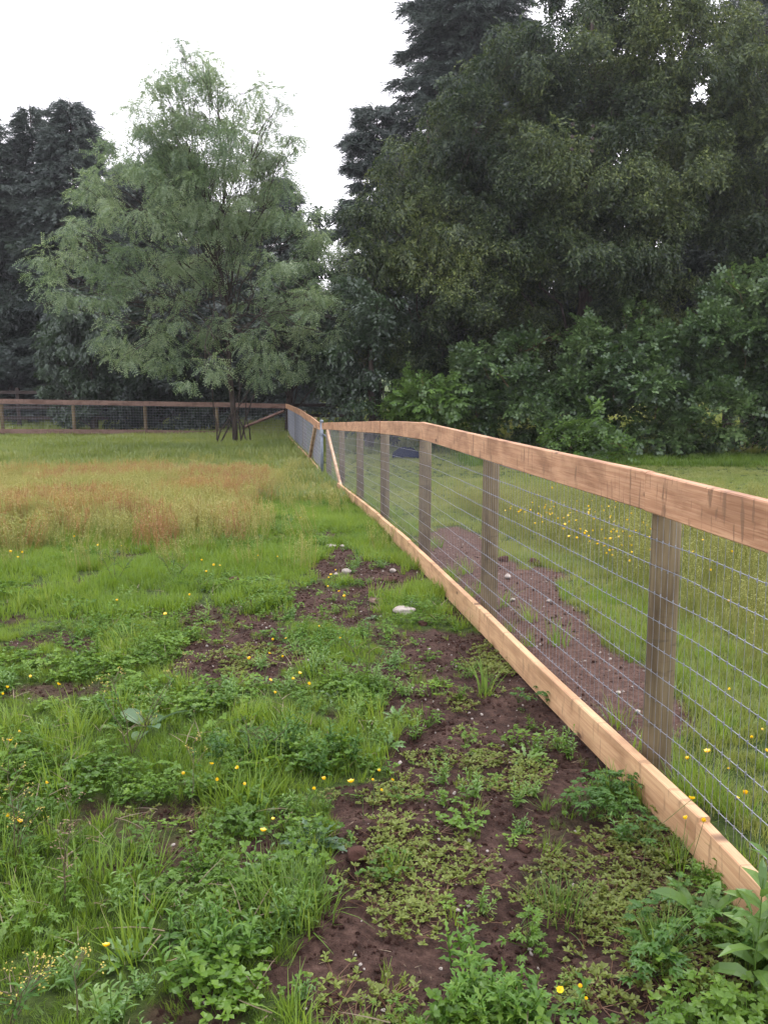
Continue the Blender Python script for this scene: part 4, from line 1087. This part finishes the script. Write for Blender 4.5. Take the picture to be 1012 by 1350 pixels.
# lawn right of the fence
l_keep = lambda X, Y: right(X, Y) * nofence(X, Y) * np.clip(1 - soil_m(X, Y) * 1.02, 0, 1)
X, Y = spread_pts(2, 9, 330, l_keep, x0=-1.5)
ed = np.exp(-((lawn_d(X, Y) - 1.0) / .5) ** 2)
scatter('lawn_grass', 'green grass between the near fence and the meadow', 'grass', tufts_l, P3(X, Y), 0.3 + .5 * fbm(X, Y, 1, 95), .25 + .5 * fbm(X, Y, .5, 96))
X, Y = spread_pts(9, 26, 75, lambda X, Y: l_keep(X, Y) * (X < 11), x0=-4)
scatter('lawn_grass', 'mown lawn running back to the bramble bank', 'grass', tufts_lf, P3(X, Y), .35 + .45 * fbm(X, Y, 2, 97), .22 + .28 * fbm(X, Y, 1, 98))
X, Y = spread_pts(26, 60, 9, lambda X, Y: 1.0 - left(X, Y), margin=2)
scatter('lawn_grass', 'distant grass beyond the fence corner', 'grass', tufts_lf, P3(X, Y), .3 + .4 * fbm(X, Y, 3, 99), .9 + .8 * RNG.random(len(X)))
mg = [tpl('meadow_grass', seedgrass(110 + s, 12, .36, .10, .0035, .07, .0011, .2), [GM['yellowgrass']]) for s in range(3)]
mead = lambda X, Y: right(X, Y) * nofence(X, Y) * sstep(1.0, 1.7, lawn_d(X, Y)) * (1 - sstep(12.5, 15, Y)) * (1 - soil_m(X, Y))
X, Y = spread_pts(2.3, 15, 60, mead, x0=-1)
scatter('meadow_grass', 'thin seeding meadow grass stalks beyond the near fence', 'grass', mg, P3(X, Y), -.05 + .5 * fbm(X, Y, 1.2, 101), .7 + .5 * RNG.random(len(X)))
X, Y = spread_pts(2.2, 7, 110, lambda X, Y: right(X, Y) * nofence(X, Y) * np.exp(-((lawn_d(X, Y) - .9) / .45) ** 2) * (1 - soil_m(X, Y)), x0=-1)
scatter('tall_grass_tufts', 'taller lush grass along the edge of the red dirt strip', 'grass', tufts_t, P3(X, Y), .3 + .3 * RNG.random(len(X)), .4 + .5 * RNG.random(len(X)))
# rank growth at the foot of the hedge, the back fence and along the fence line
X, Y = spread_pts(22.2, 25, 60, lambda X, Y: (X > 2) * (X < 12) * 1.0)
scatter('rank_grass', 'rank green grass along the foot of the brambles', 'grass', tufts_f, P3(X, Y), .1 + .4 * RNG.random(len(X)), .5 + .8 * RNG.random(len(X)) ** 2)
X, Y = spread_pts(2.0, 16, 150, lambda X, Y: (np.abs(lawn_d(X, Y) - .24) < .16) * (sstep(.45, .6, fbm(X, Y, .6, 103)) * .35 + .05) * (1 - .6 * soil_m(X, Y)), x0=-1.5)
scatter('fence_foot_grass', 'grass growing behind the lower board of the near fence', 'grass', tufts_t, P3(X, Y), .3 + .3 * RNG.random(len(X)), .5 + .7 * RNG.random(len(X)))
X, Y = spread_pts(2.0, 20, 120, lambda X, Y: (np.abs(lawn_d(X, Y) + .12) < .11) * (sstep(.42, .6, fbm(X, Y, .8, 104)) * (.12 + .7 * (Y > 7) + .5 * (Y < 2.4))), x0=-1.8)
scatter('fence_foot_grass', 'grass tufts against the front of the lower fence board', 'grass', tufts_t, P3(X, Y), .3 + .3 * RNG.random(len(X)), .35 + .5 * RNG.random(len(X)))

# ------------------------------------------------------------------ stones and clods
def stone(name, label, cat, px, py, wpx, hk=.45, mat='stone', seed=1, sink=.35, group=None, yk=.8):
    p = on(px, py); r = wpx / 2 / 1200 * p[1]
    V, F = clodmesh(seed + 40, 1.0); rq = np.random.default_rng(seed); V = [tuple(np.array(v) * (1 + rq.normal() * .05)) for v in V]
    V = [(v[0] * r, v[1] * r * yk, v[2] * r * hk) for v in V]
    me = mesh_py(name, V, F, M[mat], True)
    sb = link(name, me, None, (p[0], p[1], float(gh(p[0], p[1])) + r * hk * (1 - 2 * sink) + .004), (0, 0, .1 * seed))
    md = sb.modifiers.new('smooth', 'SUBSURF'); md.levels = 1; md.render_levels = 1
    return tag(sb, label, cat, group)
stone('stone', 'largest flat pale stone lying on the bare strip', 'stone', 533, 813, 32, .42, 'stone', 1, .2)
stone('stone', 'grey brown stone just behind the largest pale stone', 'stone', 497, 795, 24, .4, 'stone_brown', 2, .35)
stone('stone', 'white stone left of the strip, larger of the touching pair', 'stone', 457, 757, 13, .7, 'stone', 3, .15)
stone('stone', 'small white stone in front of the larger one of the touching pair', 'stone', 453, 763, 10, .6, 'stone', 4, .15)
stone('stone', 'tiny white stone left of the touching pair', 'stone', 443, 760, 6, .7, 'stone', 5, .1)
stone('stone', 'thin white stone farthest up the bare strip', 'stone', 437, 722, 15, .3, 'stone', 6, .1)
stone('stone', 'smaller white stone right beside the farthest thin stone', 'stone', 451, 721, 9, .35, 'stone', 7, .1)
stone('stone', 'white stone alone near the fence behind the brown clod', 'stone', 518, 753, 11, .55, 'stone', 8, .1)
stone('stone', 'white stone on the red dirt beyond the second post', 'stone', 669, 766, 12, .55, 'stone', 9, .1)
stone('stone', 'small white stone below the other one on the red dirt', 'stone', 675, 791, 8, .55, 'stone', 10, .1)
stone('stone', 'small pale stone in the middle of the red dirt strip', 'stone', 722, 793, 7, .5, 'stone', 11, .1)
stone('stone', 'small pale stone on the red dirt left of the nearest post', 'stone', 815, 915, 8, .5, 'stone', 12, .1)
stone('stone', 'flat pale stone at the foot of the nearest post', 'stone', 840, 938, 10, .4, 'stone', 13, .1)
stone('stone', 'tiny white stone beside the middle creeping mat', 'stone', 527, 1004, 7, .7, 'stone', 14, .1)
stone('stone', 'tiny white stone on the nearest bare soil', 'stone', 752, 1286, 6, .7, 'stone', 15, .1)
stone('earth_clod', 'wide brown clod between the white stones near the fence', 'clod', 513, 766, 26, .4, 'clod', 16, .4)
stone('earth_clod', 'brown molehill like clod in the green pasture', 'clod', 308, 769, 22, .6, 'clod', 17, .2)
stone('earth_clod', 'large dark clod under the grey thistle leaves', 'clod', 471, 1130, 34, .6, 'clod', 18, .3)
stone('earth_clod', 'reddish clod just right of the largest pale stone', 'clod', 556, 827, 20, .4, 'clod', 19, .4)
stone('earth_clod', 'dark clod on the soil right of the big creeping mat', 'clod', 690, 1112, 30, .5, 'clod', 20, .3)
stone('earth_clod', 'clod at the grass edge of the red dirt strip', 'clod', 704, 745, 20, .6, 'clod', 21, .35)
stone('earth_clod', 'clod on the red dirt right behind the second post', 'clod', 664, 742, 18, .6, 'clod', 22, .35)

# ------------------------------------------------------------------ buttercups
def flower_mesh(seed, R=.0115, petals=6, closed=0.5):
    r = np.random.default_rng(seed); V = []; F = []
    for k in range(petals):
        flatleaf(V, F, (0, 0, 0), k * 6.283 / petals + r.normal() * .1, closed + r.normal() * .15, R * 1.0, R * 1.05, r, fold=.3, droop=-.5, shape='oval', segs=3)
    return mesh_py('flower_head', V, F, M['yellow'])
fheads = [flower_mesh(i, closed=.55 + .25 * i) for i in range(3)]
def find_Y(x, y, h):
    lo_, hi_ = .8, 40.
    for _ in range(50):
        m_ = (lo_ + hi_) / 2; q = at(x, y, m_)
        if q[2] - float(gh(q[0], q[1])) > h: lo_ = m_
        else: hi_ = m_
    return at(x, y, lo_)
def buttercup(px, py, h, label, group, size=1.0, seed=0, stem=True, name='buttercup', lean=.06):
    r = np.random.default_rng(seed + 500)
    q = find_Y(px, py, h); z0 = float(gh(q[0], q[1])); 
    dx, dy = r.normal() * lean, abs(r.normal()) * lean
    root = thing(name, label, 'flower', (q[0] + dx, q[1] + dy, z0), 0, group)
    top = np.array([-dx, -dy, q[2] - z0])
    if stem:
        mb = MB(); mb.tube([(0, 0, -.01), tuple(top * .5 + np.array([dx * .4, dy * .3, .02])), tuple(top)], [.0012, .001, .0008], 5); mb.build('stem', M['stem'], root)
    o = link('flower_head', fheads[seed % 3], root, tuple(top), (r.normal() * .35 + .15, r.normal() * .35, r.random() * 6), size)
    return root
bc = 0
GN_ = [('yellow buttercup in the grass left of the middle creeping mat', 'buttercups left of the bare strip',
   [(463,1032,1.6),(427,1028,1.15),(413,1041,1),(347,1096,1.2),(314,1013,1.1),(323,1035,1.0),(279,1008,1),(285,1028,1),(241,1021,1.1),(360,1080,.7)]),
  ('small yellow buttercup among the olive mats', 'buttercups by the middle mat', [(500,1017,1),(503,1043,.9),(517,1029,.8),(491,1029,.8)]),
  ('yellow buttercup beside the large bare patch in the pasture', 'buttercups by the bare patch',
   [(360,844,1.2),(355,862,1),(329,869,1.4),(373,866,1),(395,888,1.1),(386,896,1.2),(408,903,1.3),(356,897,1),(362,914,1.1),(420,826,.9),(377,842,.9),(448,842,1)]),
  ('yellow buttercup at the left edge of the pasture', 'buttercups at the left edge', [(40,893,1.2),(77,903,1.2),(10,907,1.1),(4,916,1),(13,977,1.1),(61,1033,.9),(11,1077,1),(26,1084,1.2),(25,965,.8)]),
  ('yellow buttercup far out in the pasture before the sorrel', 'far pasture buttercups',
   [(98,708,1.5),(129,719,1.3),(14,728,1.8),(30,729,1.6),(24,735,1.3),(266,739,1.2),(282,746,1.8),(290,746,1.2),(272,754,1.2),(250,785,1.3),(218,810,1.4),(154,792,1.2),(365,734,1),(396,683,1.4),(340,733,1),(160,720,1)]),
  ('yellow buttercup beside the white stones on the bare strip', 'buttercups by the white stones', [(436,758,1.2),(442,752,1),(432,774,1.2),(447,780,1.1),(454,787,1.6),(433,762,1)]),
  ('yellow buttercup behind the nearest fence mesh', 'buttercups behind the mesh', [(932,992,1.5),(905,1001,1.1),(981,1046,1.4),(971,1053,.9),(962,909,1.0),(990,973,1.0),(960,1014,.7),(1008,990,1.1),(1003,962,.8)]),
  ('yellow buttercup rising in front of the lowest fence board', 'buttercups before the board', [(911,1054,1.2),(904,1080,1.1),(927,1083,1.1)]),
  ('yellow buttercup at the bottom edge right of the leafy clump', 'buttercups at the bottom edge', [(738,1306,1.05),(765,1301,.8),(772,1318,.7)]),
  ('lone yellow buttercup in the grass at the bottom left', None, [(140,1248,1.2)])]
for lab, grp, pts in GN_:
    for x, y, s in pts:
        hh = .24 if 'mesh' in lab or 'board' in lab else (.10 if 'olive' in lab else .17)
        if 'rising' in lab: hh = .34
        buttercup(x, y, hh, lab, grp, s, bc, y > 730); bc += 1
rl = np.random.default_rng(78)
n2 = 0
while n2 < 140:
    x = rl.normal(765, 95); y = rl.normal(682, 30)
    if rl.random() < .3: x = rl.uniform(620, 1010); y = rl.uniform(640, 900)
    if x < 630 or x > 1010 or y < 640 or y > 930: continue
    q = find_Y(x, y, .33)
    if q[0] - float(fence_x(q[1])) < 1.1: continue
    buttercup(x, y, .33, 'yellow flower standing in the meadow beyond the fence', 'meadow flowers', 1.1 + .6 * rl.random(), bc, y > 700, 'meadow_flower'); bc += 1; n2 += 1

# ------------------------------------------------------------------ single plants one can point at
def green(nm, cols, tr=.35, gl=.05, ns=3): M[nm] = leaf_mat(nm, cols, tr, gl, .42, False, ns)
green('clump_leaf', [(.05, .12, .015), (.10, .21, .03), (.18, .29, .04)], .45, .02)
green('dock_leaf', [(.05, .11, .02), (.10, .19, .035), (.17, .28, .05)], .4, .03)
green('dark_leaf', [(.03, .08, .012), (.055, .13, .02), (.10, .195, .032)], .35, .02)
green('grey_leaf', [(.05, .10, .045), (.085, .15, .07), (.14, .21, .10)], .3, .03)
green('tuft_leaf', [(.06, .11, .02), (.11, .20, .03), (.20, .28, .05)], .4, .02)
green('dry_leaf', [(.10, .06, .03), (.20, .12, .06), (.28, .2, .1)])
green('bud_yellow', [(.28, .22, .03), (.45, .35, .04)], .2)
def plant(name, label, px, py, parts_, rz=0, sc=1.0, dz=0):
    p = on(px, py)
    z = float(gh(p[0], p[1])) + dz
    root = thing(name, label, 'plant', (p[0], p[1], z), rz)
    for pn, VF, mt_ in parts_:
        link(pn, mesh_py(pn, VF[0], VF[1], M[mt_]), root, (0, 0, 0), (0, 0, 0), sc)
    return root
def multi(fs):
    V = []; F = []
    for (v, f), (dx, dy), s in fs:
        o = len(V); V += [(a[0] * s + dx, a[1] * s + dy, a[2] * s) for a in v]; F += [tuple(i + o for i in q) for q in f]
    return V, F
rp = np.random.default_rng(3)
plant('leafy_weed_clump', 'lush light green leafy clump at the bottom edge on bare soil', 655, 1345, [('leaves', multi([(leafy(200 + i, 3, .13, .062, .020, 'lobed', .5, .009), (rp.normal() * .07, rp.normal() * .06), 1.0) for i in range(15)]), 'clump_leaf')])
plant('leafy_weed_clump', 'light green leafy clump in the lower left grass', 290, 1260, [('leaves', multi([(leafy(220 + i, 3, .13, .06, .018, 'lance', .5, .011), (rp.normal() * .06, rp.normal() * .06), 1.0) for i in range(9)]), 'clump_leaf')])
plant('parsley_clump', 'dark green cut-leaved clump pressed against the front of the lower board', 812, 1065, [('leaves', multi([(palmate(240 + i, 14, .05, .02, .17), (rp.normal() * .07 + .0, rp.normal() * .12), .62) for i in range(9)]), 'dark_leaf')])
plant('parsley_clump', 'smaller cut-leaved clump at the board foot by the second post', 715, 925, [('leaves', multi([(palmate(250 + i, 12, .05, .02, .15), (rp.normal() * .06, rp.normal() * .10), .55) for i in range(6)]), 'dark_leaf')])
plant('dock_plant', 'tall light green plant with long pointed leaves at the right edge', 985, 1290, [('leaves', multi([(leafy(260 + i, 1, .36, .15, .045, 'lance', .25, .03), (rp.normal() * .04, rp.normal() * .04), 1.0) for i in range(4)]), 'dock_leaf')])
plant('dock_plant', 'broad wavy dock leaf standing against the lower board', 925, 1225, [('leaf', rosette(270, 5, .24, .055, 'oval', (.9, 1.35), .2, segs=7, droop=1.0), 'dock_leaf')])
plant('buttercup_foliage', 'dark palmate leaves below the right end of the lower board', 905, 1245, [('leaves', multi([(palmate(280 + i, 12, .055, .024, .20), (rp.normal() * .12, rp.normal() * .08), .7) for i in range(7)]), 'dark_leaf')])
plant('grass_tussock', 'dense green grass tussock at the lower right', 865, 1262, [('blades', tuft(290, 90, .19, .035, .005, .5, 1.1), 'tuft_leaf')])
plant('grass_tussock', 'thin leaved grass tussock right of the big creeping mat', 735, 1195, [('blades', tuft(291, 110, .14, .09, .0035, .5, 1.0), 'tuft_leaf')])
plant('grass_tussock', 'yellow green grass shoot on the bare strip beside the board', 640, 918, [('blades', tuft(292, 16, .24, .03, .011, .25, .8), 'tuft_leaf')])
plant('grass_tussock', 'big bright grass tussock left of the bare soil', 385, 1205, [('blades', tuft(293, 260, .20, .13, .0045, .5, 1.1), 'tuft_leaf')])
plant('grass_tussock', 'small grass tussock on the soil beside the parsley clump', 718, 1060, [('blades', tuft(294, 40, .08, .03, .0035, .6, .9), 'tuft_leaf')])
plant('thistle', 'grey green thistle rosette over the dark clod', 420, 1120, [('leaves', multi([(rosette(300 + i, 9, .15, .05, 'lobed', (.2, 1.0), .1, segs=9), (rp.normal() * .05, rp.normal() * .05), .75) for i in range(3)]), 'grey_leaf')])
plant('leafy_weed_clump', 'dark bushy weed clump left of the middle creeping mat', 375, 1010, [('leaves', multi([(leafy(310 + i, 4, .20, .075, .024, 'lobed', .45, .014), (rp.normal() * .13, rp.normal() * .10), .7) for i in range(12)]), 'dark_leaf')])
plant('leafy_weed_clump', 'bright leafy clump in front of the grey brown stone', 425, 850, [('leaves', multi([(leafy(330 + i, 4, .14, .07, .02, 'lobed', .5, .014), (rp.normal() * .16, rp.normal() * .16), .75) for i in range(12)]), 'clump_leaf')])
plant('leafy_weed_clump', 'wide bright weed clump between the two bare patches of the pasture', 120, 850, [('leaves', multi([(leafy(350 + i, 4, .14, .07, .02, 'lobed', .5, .014), (rp.normal() * .2, rp.normal() * .16), .75) for i in range(12)]), 'clump_leaf')])
plant('burdock', 'pale broad leaves low between the tall weed stems on the left', 195, 965, [('leaves', rosette(360, 6, .20, .075, 'oval', (.2, .8), .25, segs=5), 'grey_leaf')])
M['weedstem'] = simple_mat('weed_stem', [(.06, .06, .03), (.11, .09, .045)], 20, .7, 0, 0)
def tallweed(label, px, py, tops, seed, mat_='weedstem', bud='dark_leaf', bs=1.0, leaf='dark_leaf'):
    p = on(px, py); z = float(gh(p[0], p[1])); r = np.random.default_rng(seed)
    root = thing('tall_weed', label, 'plant', (p[0], p[1], z))
    SV, SF, BV, BF, LV, LF = [], [], [], [], [], []
    for tx, ty in tops:
        q = at(tx, ty, p[1] + r.normal() * .03) - np.array([p[0], p[1], z])
        mb = MB(); limb_tubes(mb, (0, 0, 0), q, .0026, .001, r, .03, 5, .015); mb.build('stem', M[mat_], root)
        for k in range(8):
            t = .5 + .65 * r.random(); a = q * t
            az = r.random() * 6.28; L_ = .09 * (1.15 - t) + .02; e = a + np.array([math.cos(az) * L_, math.sin(az) * L_, L_ * .9])
            thin(SV, SF, a, e, .0011)
            for m_ in range(5):
                flatleaf(BV, BF, e + r.normal(size=3) * .006, r.random() * 6.28, r.random(), .0065 * bs, .0045 * bs, r, segs=2)
            flatleaf(LV, LF, a * .8, az + 1, .4, .05 if bud != 'dry_leaf' else .022, .012 if bud != 'dry_leaf' else .005, r, shape='lobed', segs=4)
    link('twigs', mesh_py('twigs', SV, SF, M[mat_]), root); link('buds', mesh_py('buds', BV, BF, M[bud]), root); link('leaves', mesh_py('leaves', LV, LF, M[leaf]), root)
tallweed('tall branching dark stemmed weed at the left side of the bare strip', 485, 905, [(486, 805), (455, 838), (515, 845)], 1)
tallweed('three forked tall weed with long bare stems over the broad pale leaves', 175, 995, [(128, 908), (238, 880), (148, 890), (200, 930)], 2, bud='bud_yellow')
tallweed('single upright weed stalk in the middle of the left grass', 256, 1062, [(255, 985)], 3, bud='bud_yellow')
tallweed('rust brown dried weed in the lower left grass', 84, 1200, [(94, 1062), (85, 1110)], 4, bud='dry_leaf', leaf='dry_leaf', bs=1.0)
tallweed('weed with yellow bud clusters in the bottom left corner', 12, 1352, [(42, 1285), (28, 1300), (52, 1290)], 5, bud='bud_yellow', bs=1.0)
tallweed('small weed with one yellow bud cluster near the bottom left corner', 102, 1345, [(98, 1277)], 6, bud='bud_yellow', bs=1.0)
tallweed('dark stemmed weed in the open pasture below the sorrel', 152, 770, [(150, 715), (135, 735), (172, 738)], 7)
tallweed('forked dark stemmed weed right of the other pasture weed', 229, 766, [(228, 735), (214, 735), (246, 745)], 8)
tallweed('yellow budded weed at the left edge beside the buttercups', 22, 1140, [(12, 1000), (38, 1075), (24, 1050)], 9, bud='bud_yellow')
tallweed('weed with dark buds above the big grass tussock left of the soil', 330, 1010, [(325, 950), (372, 965), (345, 972)], 10)

# ------------------------------------------------------------------ added haze volume, stands in for lens glare
def glare_haze_box(dens):
    x0, x1, y0, y1, z0, z1 = -75, 75, -4.5, 90, -3, 26
    V = [(x, y, z) for z in (z0, z1) for y in (y0, y1) for x in (x0, x1)]
    F = [(0, 2, 3, 1), (4, 5, 7, 6), (0, 1, 5, 4), (2, 6, 7, 3), (0, 4, 6, 2), (1, 3, 7, 5)]
    m, N, L = new_mat('glare_haze'); out = N.new('ShaderNodeOutputMaterial'); v = N.new('ShaderNodeVolumePrincipled')
    v.inputs['Color'].default_value = (.92, .90, 1, 1); v.inputs['Density'].default_value = dens; v.inputs['Anisotropy'].default_value = .3
    L.new(v.outputs[0], out.inputs['Volume'])
    tag(link('glare_haze_box', mesh_py('glare_haze_box', V, F, m)), 'thin added haze imitating lens glare', 'glare_haze_box', kind='stuff')
glare_haze_box(.00042)
